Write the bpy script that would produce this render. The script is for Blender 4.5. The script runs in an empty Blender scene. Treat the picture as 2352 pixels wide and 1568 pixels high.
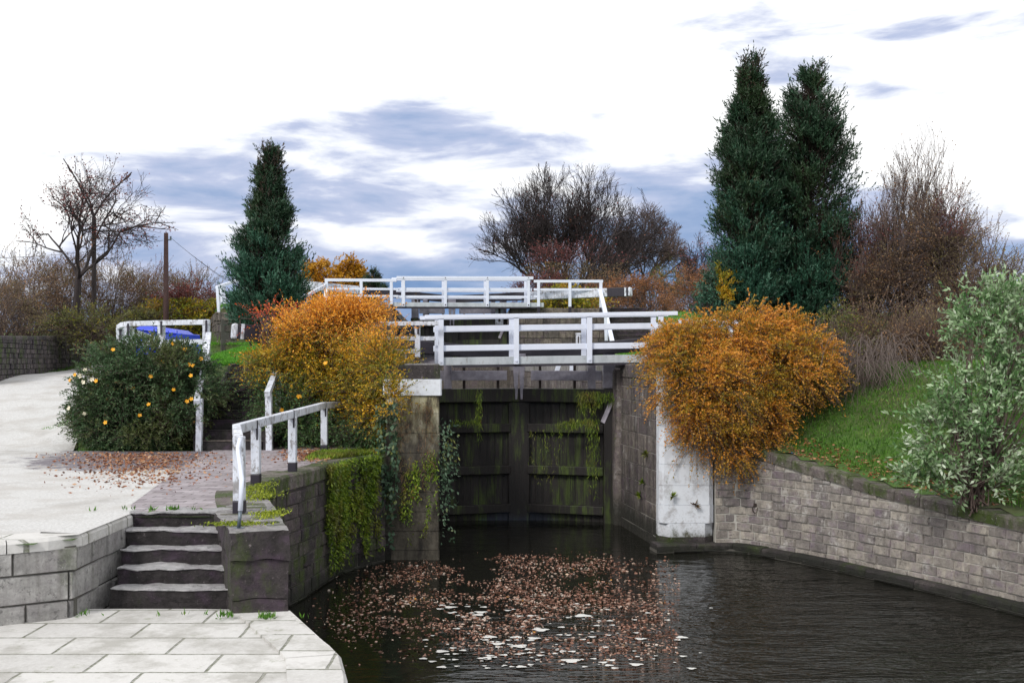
import bpy, math, random
import numpy as np
from mathutils import Vector, noise
random.seed(7)
rng = np.random.default_rng(7)
scn = bpy.context.scene
col = scn.collection
F = 2522.0      # focal length, in units of a 2352 px wide picture
EYE = 4.1       # eye above the lower water level (z = 0)

def W(x, y, d):
    """picture position (2352 wide) at a known distance -> point in the place"""
    return Vector(((x-1176)*d/F, d, EYE+(830-y)*d/F))
def G(x, y, z):
    d = (EYE-z)*F/(y-830)
    return Vector(((x-1176)*d/F, d, z))

# ------------------------------------------------------------------ objects
def tag(o, label=None, cat=None, group=None, kind=None):
    if label: o['label'] = label
    if cat: o['category'] = cat
    if group: o['group'] = group
    if kind: o['kind'] = kind
    return o
def empty(name, loc, label=None, cat=None, group=None):
    o = bpy.data.objects.new(name, None); col.objects.link(o)
    o.location = loc; o.empty_display_size = .2
    return tag(o, label, cat, group)
def root_of(o):
    v = Vector((0, 0, 0))
    while o is not None:
        v = v+o.location; o = o.parent
    return v

class MB:
    def __init__(s): s.v = []; s.f = []; s.mi = []; s.r = []; s.m = 0; s.rv = 0.5
    def poly(s, pts):
        n = len(s.v); s.v += [tuple(p) for p in pts]; s.f.append(tuple(range(n, n+len(pts)))); s.mi.append(s.m); s.r.append(s.rv)
    def hexa(s, b, t):
        """b, t: four bottom and four top points, counterclockwise from above"""
        n = len(s.v); s.v += [tuple(p) for p in list(b)+list(t)]
        for q in ((3, 2, 1, 0), (4, 5, 6, 7), (0, 1, 5, 4), (1, 2, 6, 5), (2, 3, 7, 6), (3, 0, 4, 7)):
            s.f.append(tuple(n+i for i in q)); s.mi.append(s.m); s.r.append(s.rv)
    def box(s, x0, x1, y0, y1, z0, z1):
        s.hexa([(x0, y0, z0), (x1, y0, z0), (x1, y1, z0), (x0, y1, z0)], [(x0, y0, z1), (x1, y0, z1), (x1, y1, z1), (x0, y1, z1)])
    def beam(s, p, q, w, h, up=(0, 0, 1), w2=None, h2=None):
        """bar from p to q: w across, h along up"""
        p = Vector(p); q = Vector(q); d = (q-p).normalized(); up = Vector(up)
        if abs(d.dot(up)) > .98: up = Vector((0, 1, 0))
        sd = d.cross(up).normalized(); u = sd.cross(d).normalized()
        w2 = w2 or w; h2 = h2 or h
        a = [p+sd*(w/2*i)+u*(h/2*j) for i, j in ((-1, -1), (1, -1), (1, 1), (-1, 1))]
        b = [q+sd*(w2/2*i)+u*(h2/2*j) for i, j in ((-1, -1), (1, -1), (1, 1), (-1, 1))]
        n = len(s.v); s.v += [tuple(x) for x in a+b]
        for f in ((0, 1, 2, 3), (7, 6, 5, 4), (4, 5, 1, 0), (5, 6, 2, 1), (6, 7, 3, 2), (7, 4, 0, 3)):
            s.f.append(tuple(n+i for i in f)); s.mi.append(s.m); s.r.append(s.rv)
    def tube(s, pts, r, n=8):
        pts = [Vector(p) for p in pts]; rs = r if isinstance(r, (list, tuple)) else [r]*len(pts)
        base = len(s.v)
        for i, p in enumerate(pts):
            d = (pts[min(i+1, len(pts)-1)]-pts[max(i-1, 0)]).normalized()
            a = d.cross(Vector((0, 0, 1)) if abs(d.z) < .9 else Vector((1, 0, 0))).normalized(); b = d.cross(a)
            for k in range(n):
                t = 2*math.pi*k/n; s.v.append(tuple(p+(a*math.cos(t)+b*math.sin(t))*rs[i]))
        for i in range(len(pts)-1):
            for k in range(n):
                a0 = base+i*n+k; a1 = base+i*n+(k+1) % n
                s.f.append((a0, a1, a1+n, a0+n)); s.mi.append(s.m); s.r.append(s.rv)
        s.f.append(tuple(base+k for k in range(n))[::-1]); s.mi.append(s.m); s.r.append(s.rv)
        s.f.append(tuple(base+(len(pts)-1)*n+k for k in range(n))); s.mi.append(s.m); s.r.append(s.rv)
    def build(s, name, mats, parent=None, bevel=0, smooth=False):
        me = bpy.data.meshes.new(name)
        off = root_of(parent) if parent else Vector((0, 0, 0))
        me.from_pydata([(a-off.x, b-off.y, c-off.z) for a, b, c in s.v], [], s.f)
        for m in (mats if isinstance(mats, (list, tuple)) else [mats]): me.materials.append(m)
        me.polygons.foreach_set('material_index', s.mi)
        at = me.attributes.new('rnd', 'FLOAT', 'FACE'); at.data.foreach_set('value', s.r)
        if smooth: me.polygons.foreach_set('use_smooth', [True]*len(s.f))
        me.update()
        o = bpy.data.objects.new(name, me); col.objects.link(o)
        if parent: o.parent = parent
        if bevel:
            b = o.modifiers.new('bevel', 'BEVEL'); b.width = bevel; b.segments = 2; b.limit_method = 'ANGLE'
        return o

def npmesh(name, V, Fc, mat, parent=None, rnd=None, smooth=False):
    """V (n,3), Fc (m,k) all the same corner count"""
    off = root_of(parent) if parent else Vector((0, 0, 0))
    V = np.asarray(V, dtype=np.float32)-np.array(off, dtype=np.float32)
    Fc = np.asarray(Fc, dtype=np.int32); m, k = Fc.shape
    me = bpy.data.meshes.new(name)
    me.vertices.add(len(V)); me.vertices.foreach_set('co', V.ravel())
    me.loops.add(m*k); me.loops.foreach_set('vertex_index', Fc.ravel())
    me.polygons.add(m); me.polygons.foreach_set('loop_start', np.arange(m, dtype=np.int32)*k)
    me.materials.append(mat)
    if rnd is not None:
        at = me.attributes.new('rnd', 'FLOAT', 'FACE'); at.data.foreach_set('value', np.asarray(rnd, dtype=np.float32))
    if smooth: me.polygons.foreach_set('use_smooth', [True]*m)
    me.update(); me.validate()
    o = bpy.data.objects.new(name, me); col.objects.link(o)
    if parent: o.parent = parent
    return o

# ------------------------------------------------------------------ materials
class N:
    def __init__(s, name):
        s.m = bpy.data.materials.new(name); s.m.use_nodes = True; s.t = s.m.node_tree; s.t.nodes.clear()
        s.out = s.n('ShaderNodeOutputMaterial'); s.b = s.n('ShaderNodeBsdfPrincipled')
        s.l(s.b.outputs[0], s.out.inputs[0])
    def n(s, k, **kw):
        x = s.t.nodes.new(k)
        for a, b in kw.items(): setattr(x, a, b)
        return x
    def l(s, a, b): s.t.links.new(a, b)
    def coord(s, scale=(1, 1, 1), src='Object'):
        if src == 'World':
            g = s.n('ShaderNodeNewGeometry').outputs['Position']
        else:
            g = s.n('ShaderNodeTexCoord').outputs[src]
        mp = s.n('ShaderNodeMapping'); mp.inputs['Scale'].default_value = scale; s.l(g, mp.inputs[0]); return mp.outputs[0]
    def noise(s, v, scale, detail=5, rough=.55, out='Fac'):
        x = s.n('ShaderNodeTexNoise'); s.l(v, x.inputs['Vector']); x.inputs['Scale'].default_value = scale
        x.inputs['Detail'].default_value = detail; x.inputs['Roughness'].default_value = rough; return x.outputs[out]
    def ramp(s, f, stops):
        r = s.n('ShaderNodeValToRGB'); e = r.color_ramp.elements
        while len(e) < len(stops): e.new(.5)
        for i, (p, c) in enumerate(stops):
            e[i].position = p; e[i].color = (c[0], c[1], c[2], 1) if isinstance(c, (tuple, list)) else (c, c, c, 1)
        s.l(f, r.inputs[0]); return r.outputs[0]
    def mix(s, f, a, b, mode='MIX'):
        x = s.n('ShaderNodeMix', data_type='RGBA', blend_type=mode)
        for i, v in ((0, f), (6, a), (7, b)):
            if isinstance(v, (int, float)): x.inputs[i].default_value = v
            elif isinstance(v, (tuple, list)): x.inputs[i].default_value = (v[0], v[1], v[2], 1)
            else: s.l(v, x.inputs[i])
        return x.outputs[2]
    def math(s, op, a, b=0.0, c=0.0):
        x = s.n('ShaderNodeMath', operation=op)
        for i, v in enumerate((a, b, c)):
            if isinstance(v, (int, float)): x.inputs[i].default_value = v
            else: s.l(v, x.inputs[i])
        return x.outputs[0]
    def attr(s, name='rnd'):
        a = s.n('ShaderNodeAttribute'); a.attribute_name = name; return a.outputs['Fac']
    def sepz(s, v):
        x = s.n('ShaderNodeSeparateXYZ'); s.l(v, x.inputs[0]); return x.outputs
    def color(s, c):
        if isinstance(c, (tuple, list)): s.b.inputs['Base Color'].default_value = (c[0], c[1], c[2], 1)
        else: s.l(c, s.b.inputs['Base Color'])
        return s
    def rough(s, r):
        if isinstance(r, (int, float)): s.b.inputs['Roughness'].default_value = r
        else: s.l(r, s.b.inputs['Roughness'])
        return s
    def bump(s, h, strength=.5, dist=.02):
        x = s.n('ShaderNodeBump'); x.inputs['Strength'].default_value = strength; x.inputs['Distance'].default_value = dist
        s.l(h, x.inputs['Height']); s.l(x.outputs[0], s.b.inputs['Normal']); return s

def leafmat(name, stops, trans=.25, rough=.55, patch=None, pscale=.9):
    """leaf colour from a random value per leaf, with patches of another colour through the plant"""
    m = N(name); r = m.attr()
    w = m.coord(src='World')
    nz = m.noise(w, 1.3, 2)
    f = m.math('ADD', m.math('MULTIPLY', r, .75), m.math('MULTIPLY_ADD', nz, .9, -.32))
    c = m.ramp(f, stops)
    if patch:
        c = m.mix(m.ramp(m.noise(w, pscale, 3), [(.5, 0), (.6, 1)]), c, m.mix(.45, c, patch))
    m.color(c).rough(rough)
    tr = m.n('ShaderNodeBsdfTranslucent'); m.l(c, tr.inputs[0])
    mx = m.n('ShaderNodeMixShader'); mx.inputs[0].default_value = trans
    m.l(m.b.outputs[0], mx.inputs[1]); m.l(tr.outputs[0], mx.inputs[2]); m.l(mx.outputs[0], m.out.inputs[0])
    return m.m

def paint(name, base, under=(.30, .28, .28), wear=.35, rough=.45, dirt=.5):
    m = N(name); sv = m.coord((3, 3, 14), src='World')
    n1 = m.noise(m.coord((1, 1, .55), src='World'), 11, 8, .72)
    fl = m.ramp(n1, [(.66-wear*.2, 0), (.72-wear*.2, .85)])
    big = m.noise(m.coord((1, 1, 1), src='World'), 1.9, 5, .6)
    fl = m.math('MULTIPLY', fl, m.ramp(big, [(.36, .35), (.55, 1)]))
    dn = m.noise(m.coord((1, 1, .5), src='World'), 3.2, 6, .65)
    c = m.mix(m.math('MULTIPLY', m.ramp(dn, [(.42, 0), (.75, 1)]), dirt), base, (base[0]*.55, base[1]*.57, base[2]*.58))
    grain = m.noise(sv, 14, 3)
    u = m.mix(grain, tuple(x*.45 for x in under), under)
    m.color(m.mix(fl, c, u)).rough(m.ramp(fl, [(0, rough), (1, .85)]))
    m.bump(m.math('ADD', m.math('MULTIPLY', fl, -1), m.math('MULTIPLY', grain, .3)), .4, .004)
    return m.m

def stone(name, lo, hi, stain=(.02, .02, .018), moss=(.07, .11, .015), moss_amt=.4, pale=None, algae=0.0, wet=0.0, drip=.5, speck=.75, c0=(.11, .06, .12)):
    m = N(name); w = m.coord(src='World'); r = m.attr()
    n1 = m.noise(w, 7, 8, .7); n2 = m.noise(w, 1.1, 5, .6)
    c = m.mix(r, lo, hi)
    c = m.mix(m.ramp(n1, [(.35, 0), (.7, .75)]), c, tuple(x*.45 for x in lo))
    if pale: c = m.mix(m.ramp(m.noise(w, 2.6, 7, .75), [(.56, 0), (.66, .85)]), c, pale)
    dr = m.noise(m.coord((5, 5, .35), src='World'), 1.6, 5, .6)
    c = m.mix(m.math('MULTIPLY', m.ramp(dr, [(.45, 0), (.65, 1)]), drip), c, stain)
    ms = m.ramp(m.noise(m.coord((1, 1, .5), src='World'), 1.7, 8, .72), [(.62-moss_amt*.25, 0), (.70-moss_amt*.18, 1)])
    c = m.mix(m.math('MULTIPLY', ms, min(1, moss_amt*2)), c, m.mix(n1, moss, tuple(x*.4 for x in moss)))
    sp = m.noise(w, 24, 6, .8)
    c = m.mix(m.ramp(sp, [(.60, 0), (.66, speck)]), c, tuple(min(.6, x*2.6+.06) for x in hi))
    c = m.mix(m.ramp(m.noise(w, 13, 7, .75), [(.36, .75), (.44, 0)]), c, tuple(x*.3 for x in lo))
    c = m.mix(m.ramp(m.noise(w, 4.5, 4), [(.5, 0), (.7, .35)]), c, (c0[0], c0[1], c0[2]))
    z = m.sepz(w)[2]
    if wet:     # dark tide band just above the water, where the lock wets the stone
        t = m.ramp(m.math('MULTIPLY_ADD', m.math('ADD', z, m.math('MULTIPLY', n2, .5)), 1/wet, 0), [(.35, 1), (.6, 0)])
        c = m.mix(m.math('MULTIPLY', t, .85), c, (.012, .014, .009))
    m.color(c).rough(m.ramp(n1, [(.3, .65), (.7, .95)]))
    m.bump(m.math('ADD', n1, m.math('MULTIPLY', sp, .6)), 1.0, .045)
    return m.m

def simple(name, c, rough=.7, metallic=0, nscale=8, var=.4, bump=.3):
    m = N(name); w = m.coord(src='World'); n1 = m.noise(w, nscale, 6, .65)
    m.color(m.mix(m.math('MULTIPLY', n1, 1), tuple(x*(1-var) for x in c), tuple(x*(1+var) for x in c))).rough(rough)
    m.b.inputs['Metallic'].default_value = metallic
    m.bump(n1, bump, .01)
    return m.m

M = {}
M['paint_new'] = paint('white paint', (.74, .79, .92), wear=-.4, dirt=.2)
M['paint_old'] = paint('weathered white paint', (.70, .74, .84), wear=.75, dirt=.7)
M['paint_grey'] = paint('thin white paint on boards', (.50, .54, .58), wear=.35, dirt=.8)
M['paint_black'] = paint('black paint', (.022, .018, .03), under=(.12, .11, .12), wear=.1, dirt=.3)
M['bare_wood'] = paint('bare grey timber', (.19, .18, .20), under=(.16, .14, .14), wear=.5, dirt=.9, rough=.8)
M['mortar_dark'] = simple('dark mortar', (.10, .095, .085), .95)
M['mortar_pale'] = simple('pale lime mortar', (.42, .41, .38), .95)
M['stone_dark'] = stone('dark gritstone', (.03, .026, .03), (.17, .14, .14), moss_amt=.5, wet=1.0, drip=.45)
M['stone_mid'] = stone('brown gritstone', (.10, .085, .075), (.22, .185, .16), moss_amt=.3, wet=.9, drip=.7)
M['stone_pale'] = stone('pale wing wall stone', c0=(.24, .16, .26), speck=.5, lo=(.25, .225, .22), hi=(.58, .53, .46), stain=(.13, .11, .11), moss_amt=.05, pale=(.62, .60, .58), wet=.65, drip=.3)
M['stone_cop'] = stone('coping stone', (.30, .29, .29), (.48, .47, .47), stain=(.07, .065, .07), moss_amt=.3, drip=.4)
M['stone_cop_mossy'] = stone('mossy coping stone', (.14, .12, .11), (.26, .23, .21), stain=(.04, .035, .03), moss_amt=.75, drip=.4)
M['stone_lock'] = stone('lock chamber stone', (.15, .13, .125), (.29, .25, .22), stain=(.035, .03, .03), moss_amt=.15, pale=(.45, .43, .42), wet=1.9, drip=.85)
M['stone_block'] = stone('foreground block stone', (.035, .03, .032), (.075, .06, .064), moss_amt=.3, drip=.3)
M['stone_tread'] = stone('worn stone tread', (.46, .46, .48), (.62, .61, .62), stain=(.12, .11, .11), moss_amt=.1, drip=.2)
M['stone_far'] = stone('far lock wall stone', (.10, .088, .08), (.27, .23, .19), moss_amt=.2, drip=.6)
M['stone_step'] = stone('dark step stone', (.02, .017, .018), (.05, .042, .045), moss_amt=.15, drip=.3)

def whitewash():
    m = N('whitewashed stone'); w = m.coord(src='World')
    n1 = m.noise(w, 3.2, 9, .72); n2 = m.noise(m.coord((1, 1, .6), src='World'), 1.5, 6, .6)
    z = m.sepz(w)[2]
    c = m.mix(m.ramp(n1, [(.50, 0), (.68, .85)]), (.74, .78, .85), (.36, .35, .36))
    low = m.ramp(m.math('ADD', m.math('MULTIPLY', z, .35), m.math('MULTIPLY_ADD', n1, .9, -.35)), [(.12, 1), (.30, 0)])
    c = m.mix(low, c, (.10, .10, .075))
    st = m.ramp(m.noise(m.coord((3, 3, 1.0), src='World'), 1.8, 5), [(.66, 0), (.72, .8)])
    c = m.mix(st, c, (.09, .10, .045))
    m.color(c).rough(.8).bump(n1, .5, .02)
    return m.m
M['whitewash'] = whitewash()
def stained():
    m = N('stained pale stone'); w = m.coord(src='World'); z = m.sepz(w)[2]
    n1 = m.noise(m.coord((2.2, 2.2, .7), src='World'), 2.0, 8, .7)
    c = m.ramp(n1, [(.32, (.035, .03, .028)), (.43, (.13, .11, .07)), (.52, (.40, .37, .23)), (.64, (.56, .53, .42))])
    lowz = m.ramp(m.math('ADD', m.math('MULTIPLY', z, .3), m.math('MULTIPLY_ADD', n1, .5, -.25)), [(.72, 1), (1.10, 0)])
    c = m.mix(m.math('MULTIPLY', lowz, .9), c, m.ramp(n1, [(.3, (.02, .018, .016)), (.6, (.07, .06, .055)), (.7, (.06, .075, .025))]))
    m.color(c).rough(.85).bump(m.noise(w, 9, 8), .7, .03)
    return m.m
M['stained'] = stained()
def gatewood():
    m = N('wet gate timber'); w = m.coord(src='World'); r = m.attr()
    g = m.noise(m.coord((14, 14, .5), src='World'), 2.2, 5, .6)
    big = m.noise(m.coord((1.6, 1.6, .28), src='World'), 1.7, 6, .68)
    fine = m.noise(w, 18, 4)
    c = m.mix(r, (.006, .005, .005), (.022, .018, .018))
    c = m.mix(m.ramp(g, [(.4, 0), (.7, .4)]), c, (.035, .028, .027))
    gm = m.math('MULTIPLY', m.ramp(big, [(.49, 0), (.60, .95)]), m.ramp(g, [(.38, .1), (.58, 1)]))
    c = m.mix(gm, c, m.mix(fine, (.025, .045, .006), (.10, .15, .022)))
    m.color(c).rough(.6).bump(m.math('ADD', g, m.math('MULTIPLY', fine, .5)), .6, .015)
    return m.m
M['gate'] = gatewood()
M['tarry'] = simple('tarred timber', (.030, .026, .038), .55, 0, 12, .5)
M['grey_oak'] = simple('weathered purple grey oak', (.36, .34, .40), .8, 0, 7, .65, .5)
M['rust'] = simple('rusty iron', (.06, .045, .04), .7, .4)
M['steel'] = simple('grey steel', (.14, .17, .20), .45, .6)
M['bark'] = simple('bark', (.060, .045, .035), .95, 0, 20, .5, .6)
M['twig'] = simple('twigs', (.13, .092, .082), .9, 0, 3, .5)
M['twig_dark'] = simple('dark twigs', (.036, .027, .028), .9, 0, 3, .5)
M['twig_grey'] = simple('grey arching stems', (.17, .135, .125), .9, 0, 3, .5)
M['pole_wood'] = simple('pole timber', (.06, .030, .028), .85, 0, 6, .5)
M['blue'] = simple('blue painted sheet', (.006, .045, .62), .35, 0, 1.5, .15, .05)
M['wire'] = simple('wire', (.03, .03, .03), .6)
M['flower'] = simple('yellow petals', (.85, .40, .01), .5, 0, 20, .15)
M['flower_pale'] = simple('cream petals', (.85, .78, .6), .5, 0, 20, .1)

M['l_orange'] = leafmat('orange cotoneaster leaves', [(.0, (.10, .12, .012)), (.22, (.26, .18, .015)), (.45, (.56, .27, .02)), (.7, (.76, .31, .035)), (.9, (.82, .38, .10)), (1, (.88, .55, .06))], patch=(.26, .26, .02), pscale=1.7)
M['l_orange_hot'] = leafmat('bright orange leaves', [(.0, (.30, .14, .012)), (.3, (.72, .28, .015)), (.65, (.95, .44, .04)), (1, (.98, .66, .14))])
M['l_red'] = leafmat('red tip leaves', [(.0, (.28, .04, .02)), (.4, (.55, .06, .02)), (.7, (.75, .12, .04)), (1, (.80, .26, .05))])
M['l_gold'] = leafmat('golden green leaves', [(.0, (.06, .10, .008)), (.3, (.22, .22, .01)), (.55, (.52, .34, .012)), (.8, (.78, .40, .015)), (1, (.90, .58, .03))], patch=(.10, .16, .02), pscale=1.4)
M['l_green'] = leafmat('dark green hypericum leaves', [(.0, (.018, .040, .014)), (.4, (.045, .10, .035)), (.7, (.075, .145, .06)), (.92, (.16, .21, .09)), (1, (.30, .12, .03))], patch=(.12, .11, .015))
M['l_greengrey'] = leafmat('fresh green leaves', [(.0, (.03, .07, .02)), (.4, (.07, .15, .05)), (.75, (.12, .23, .08)), (1, (.32, .32, .03))])
M['l_conifer'] = leafmat('cypress sprays', [(.0, (.008, .016, .008)), (.35, (.014, .038, .017)), (.65, (.024, .066, .032)), (.9, (.042, .105, .055)), (1, (.07, .05, .03))], trans=.1, patch=(.035, .058, .012), pscale=.8)
M['l_conifer_low'] = leafmat('blue green cypress sprays', [(.0, (.010, .030, .016)), (.35, (.022, .070, .042)), (.7, (.042, .135, .085)), (1, (.09, .22, .14))], trans=.1, patch=(.02, .05, .02), pscale=.9)
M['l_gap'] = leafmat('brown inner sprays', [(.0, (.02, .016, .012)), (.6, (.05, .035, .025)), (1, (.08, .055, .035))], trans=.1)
M['l_round'] = leafmat('amber round crown leaves', [(.0, (.22, .14, .01)), (.4, (.48, .25, .012)), (.8, (.66, .33, .012)), (1, (.70, .42, .04))], patch=(.40, .13, .012))
M['l_hedge_red'] = leafmat('wine red leaves', [(.0, (.07, .03, .025)), (.4, (.14, .04, .04)), (.75, (.24, .06, .06)), (1, (.32, .15, .05))])
M['l_hedge_brown'] = leafmat('brown hedge leaves', [(.0, (.11, .08, .055)), (.4, (.22, .15, .085)), (.7, (.33, .19, .10)), (.9, (.42, .20, .08)), (1, (.28, .30, .09))], patch=(.20, .22, .06), pscale=.8)
M['l_hedge_green'] = leafmat('olive hedge leaves', [(.0, (.04, .05, .018)), (.4, (.10, .12, .03)), (.7, (.19, .19, .03)), (1, (.38, .30, .03))])
M['l_rust'] = leafmat('rust brown leaves', [(.0, (.13, .055, .03)), (.4, (.24, .10, .045)), (.7, (.38, .16, .055)), (1, (.52, .24, .06))])
M['l_yellowgreen'] = leafmat('yellow green leaves', [(.0, (.08, .13, .01)), (.4, (.22, .25, .012)), (.7, (.44, .35, .015)), (1, (.70, .35, .02))], patch=(.55, .2, .02))
M['l_laurel'] = leafmat('laurel leaves', [(.0, (.05, .12, .035)), (.35, (.13, .26, .09)), (.6, (.34, .48, .26)), (1, (.72, .78, .66))], rough=.28)
M['l_ivy'] = leafmat('wall plants', [(.0, (.03, .06, .01)), (.35, (.09, .17, .012)), (.65, (.20, .30, .015)), (.9, (.28, .36, .03)), (1, (.35, .17, .04))], patch=(.16, .09, .03), pscale=1.5)
M['l_bramble'] = leafmat('bramble leaves', [(.0, (.03, .06, .035)), (.5, (.07, .14, .08)), (.8, (.12, .19, .12)), (1, (.22, .24, .06))])
M['l_dry'] = leafmat('dry hanging stems', [(.0, (.10, .06, .04)), (.5, (.24, .13, .07)), (1, (.24, .22, .06))])
M['l_fallen'] = leafmat('fallen leaves', [(.0, (.08, .035, .02)), (.4, (.22, .07, .03)), (.7, (.38, .17, .07)), (1, (.55, .42, .28))], trans=0)
M['l_float'] = leafmat('floating leaves', [(.0, (.05, .025, .018)), (.35, (.16, .07, .045)), (.6, (.32, .15, .10)), (.82, (.46, .33, .26)), (.93, (.62, .56, .50)), (1, (.62, .28, .04))], trans=0)
M['foam'] = simple('pale foam', (.62, .62, .60), .5, 0, 14, .12, .1)
M['l_grass'] = leafmat('grass blades', [(.0, (.035, .09, .010)), (.5, (.075, .20, .016)), (.85, (.12, .29, .03)), (1, (.30, .30, .10))])
M['l_grass_bright'] = leafmat('bright lawn blades', [(.0, (.05, .17, .008)), (.5, (.09, .31, .012)), (1, (.16, .42, .03))])
M['moss'] = leafmat('moss', [(.0, (.07, .10, .006)), (.5, (.20, .26, .010)), (1, (.38, .42, .02))], trans=0)

def groundmat():
    m = N('grassy earth'); w = m.coord(src='World')
    n1 = m.noise(w, 3, 8, .7); n2 = m.noise(w, .5, 4)
    c = m.ramp(n1, [(.3, (.03, .055, .012)), (.5, (.055, .12, .016)), (.7, (.09, .17, .022))])
    c = m.mix(m.ramp(n2, [(.45, 0), (.62, .6)]), c, (.07, .055, .035))
    m.color(c).rough(.95).bump(n1, .8, .05); return m.m
M['ground'] = groundmat()
def pavemat():
    m = N('purple grey setts'); w = m.coord(src='World')
    mp = m.n('ShaderNodeMapping'); mp.inputs['Rotation'].default_value = (0, 0, math.radians(4)); m.l(w, mp.inputs[0])
    b = m.n('ShaderNodeTexBrick'); m.l(mp.outputs[0], b.inputs['Vector'])
    b.inputs['Scale'].default_value = 1; b.inputs['Brick Width'].default_value = .42; b.inputs['Row Height'].default_value = .17
    b.inputs['Mortar Size'].default_value = .011; b.inputs['Mortar Smooth'].default_value = .3; b.inputs['Bias'].default_value = 0
    b.inputs['Color1'].default_value = (.20, .17, .19, 1); b.inputs['Color2'].default_value = (.36, .32, .35, 1); b.inputs['Mortar'].default_value = (.06, .055, .05, 1)
    n1 = m.noise(w, 6, 8, .7)
    c = m.mix(m.ramp(n1, [(.4, 0), (.75, .5)]), b.outputs[0], (.50, .47, .50))
    c = m.mix(m.ramp(m.noise(w, .9, 4), [(.5, 0), (.7, .5)]), c, (.12, .10, .09))
    m.color(c).rough(.75)
    m.bump(m.math('ADD', m.math('MULTIPLY', b.outputs[1], -1), m.math('MULTIPLY', n1, .4)), .7, .02); return m.m
M['pave'] = pavemat()
def gravel(name, a, b, blotch):
    m = N(name); w = m.coord(src='World'); n1 = m.noise(w, 26, 6, .75); n2 = m.noise(w, 1.3, 5, .6)
    c = m.mix(m.ramp(n1, [(.35, 0), (.65, 1)]), a, b)
    c = m.mix(m.ramp(n2, [(.48, 0), (.68, .55)]), c, blotch)
    m.color(c).rough(.9).bump(n1, .5, .02); return m.m
def pathmat():
    m = N('pale path worn to asphalt'); w = m.coord(src='World'); n1 = m.noise(w, 26, 6, .75); n2 = m.noise(w, 1.3, 5, .6)
    pale = m.mix(m.ramp(n1, [(.35, 0), (.65, 1)]), (.42, .42, .42), (.66, .66, .66))
    pale = m.mix(m.ramp(n2, [(.46, 0), (.66, .7)]), pale, (.42, .40, .38))
    pale = m.mix(m.ramp(m.noise(w, .5, 6, .7), [(.55, 0), (.66, .55)]), pale, (.30, .285, .27))
    pale = m.mix(m.ramp(m.noise(w, 9, 5, .7), [(.62, 0), (.70, .6)]), pale, (.26, .25, .22))
    dark = m.mix(m.ramp(n1, [(.35, 0), (.65, 1)]), (.10, .09, .105), (.24, .22, .25))
    p = m.sepz(w)
    dx = m.math('MULTIPLY', m.math('ADD', p[0], 7.0), .36); dy = m.math('MULTIPLY', m.math('ADD', p[1], -22.2), .30)
    r = m.math('SQRT', m.math('ADD', m.math('MULTIPLY', dx, dx), m.math('MULTIPLY', dy, dy)))
    e = m.math('ADD', r, m.math('MULTIPLY_ADD', m.noise(w, 2.2, 9, .75), 1.3, -.65))  # white edge fade put into the colour: asphalt pales outside an oval
    m.color(m.mix(m.ramp(e, [(.80, 0), (1.25, 1)]), dark, pale)).rough(.9).bump(n1, .5, .02); return m.m
M['pale_path'] = pathmat()
M['asphalt'] = gravel('worn asphalt', (.09, .08, .095), (.22, .20, .23), (.07, .05, .045))
def slabmat():
    m = N('pale worn slabs'); w = m.coord(src='World')
    b = m.n('ShaderNodeTexBrick'); m.l(m.mix(.04, w, m.noise(w, 2.5, 5, .6, 'Color'), 'ADD'), b.inputs['Vector']); b.inputs['Scale'].default_value = 1
    b.inputs['Brick Width'].default_value = 1.1; b.inputs['Row Height'].default_value = .62; b.inputs['Mortar Size'].default_value = .018; b.inputs['Mortar Smooth'].default_value = .5
    b.inputs['Color1'].default_value = (.50, .49, .48, 1); b.inputs['Color2'].default_value = (.66, .65, .64, 1); b.inputs['Mortar'].default_value = (.12, .13, .08, 1)
    n1 = m.noise(w, 22, 7, .75); n2 = m.noise(w, 1.4, 7, .7)
    c = m.mix(m.ramp(n1, [(.4, 0), (.7, .6)]), b.outputs[0], (.70, .70, .69))
    c = m.mix(m.ramp(n2, [(.47, 0), (.64, .65)]), c, (.30, .29, .26))
    c = m.mix(m.ramp(m.noise(w, 5, 6, .7), [(.60, 0), (.68, .5)]), c, (.22, .24, .15))
    m.color(c).rough(.85).bump(m.math('ADD', m.math('MULTIPLY', b.outputs[1], -1.5), n1), .7, .02); return m.m
M['slab'] = slabmat()
M['quay_stone'] = stone('pale quay stone', (.34, .33, .33), (.56, .55, .54), stain=(.16, .15, .14), moss_amt=.25, drip=.5, c0=(.30, .27, .29))
def watermat():
    m = N('dark canal water'); w = m.coord(src='World')
    m.color((.008, .008, .006)).rough(.045); m.b.inputs['IOR'].default_value = 1.33
    n1 = m.noise(m.coord((.55, 1.3, 1), src='World'), 1.5, 3, .5)
    n2 = m.noise(m.coord((1, 2.2, 1), src='World'), 5, 2, .5)
    x = m.sepz(w)[0]; y = m.sepz(w)[1]
    # the breeze reaches the open water on the right and close by; inside the lock walls it is nearly still
    lee = m.ramp(m.math('ADD', m.math('MULTIPLY', x, .16), m.math('MULTIPLY_ADD', y, -.09, 1.55)), [(.02, .10), (.85, 1)])
    m.bump(m.math('MULTIPLY', m.math('ADD', n1, m.math('MULTIPLY', n2, .25)), lee), 1.0, .22)
    return m.m
M['water'] = watermat()
M['hill'] = simple('far wooded hill', (.10, .15, .26), 1, 0, .02, .2, 0)  # blue haze of distance is put into the hill colour

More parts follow.
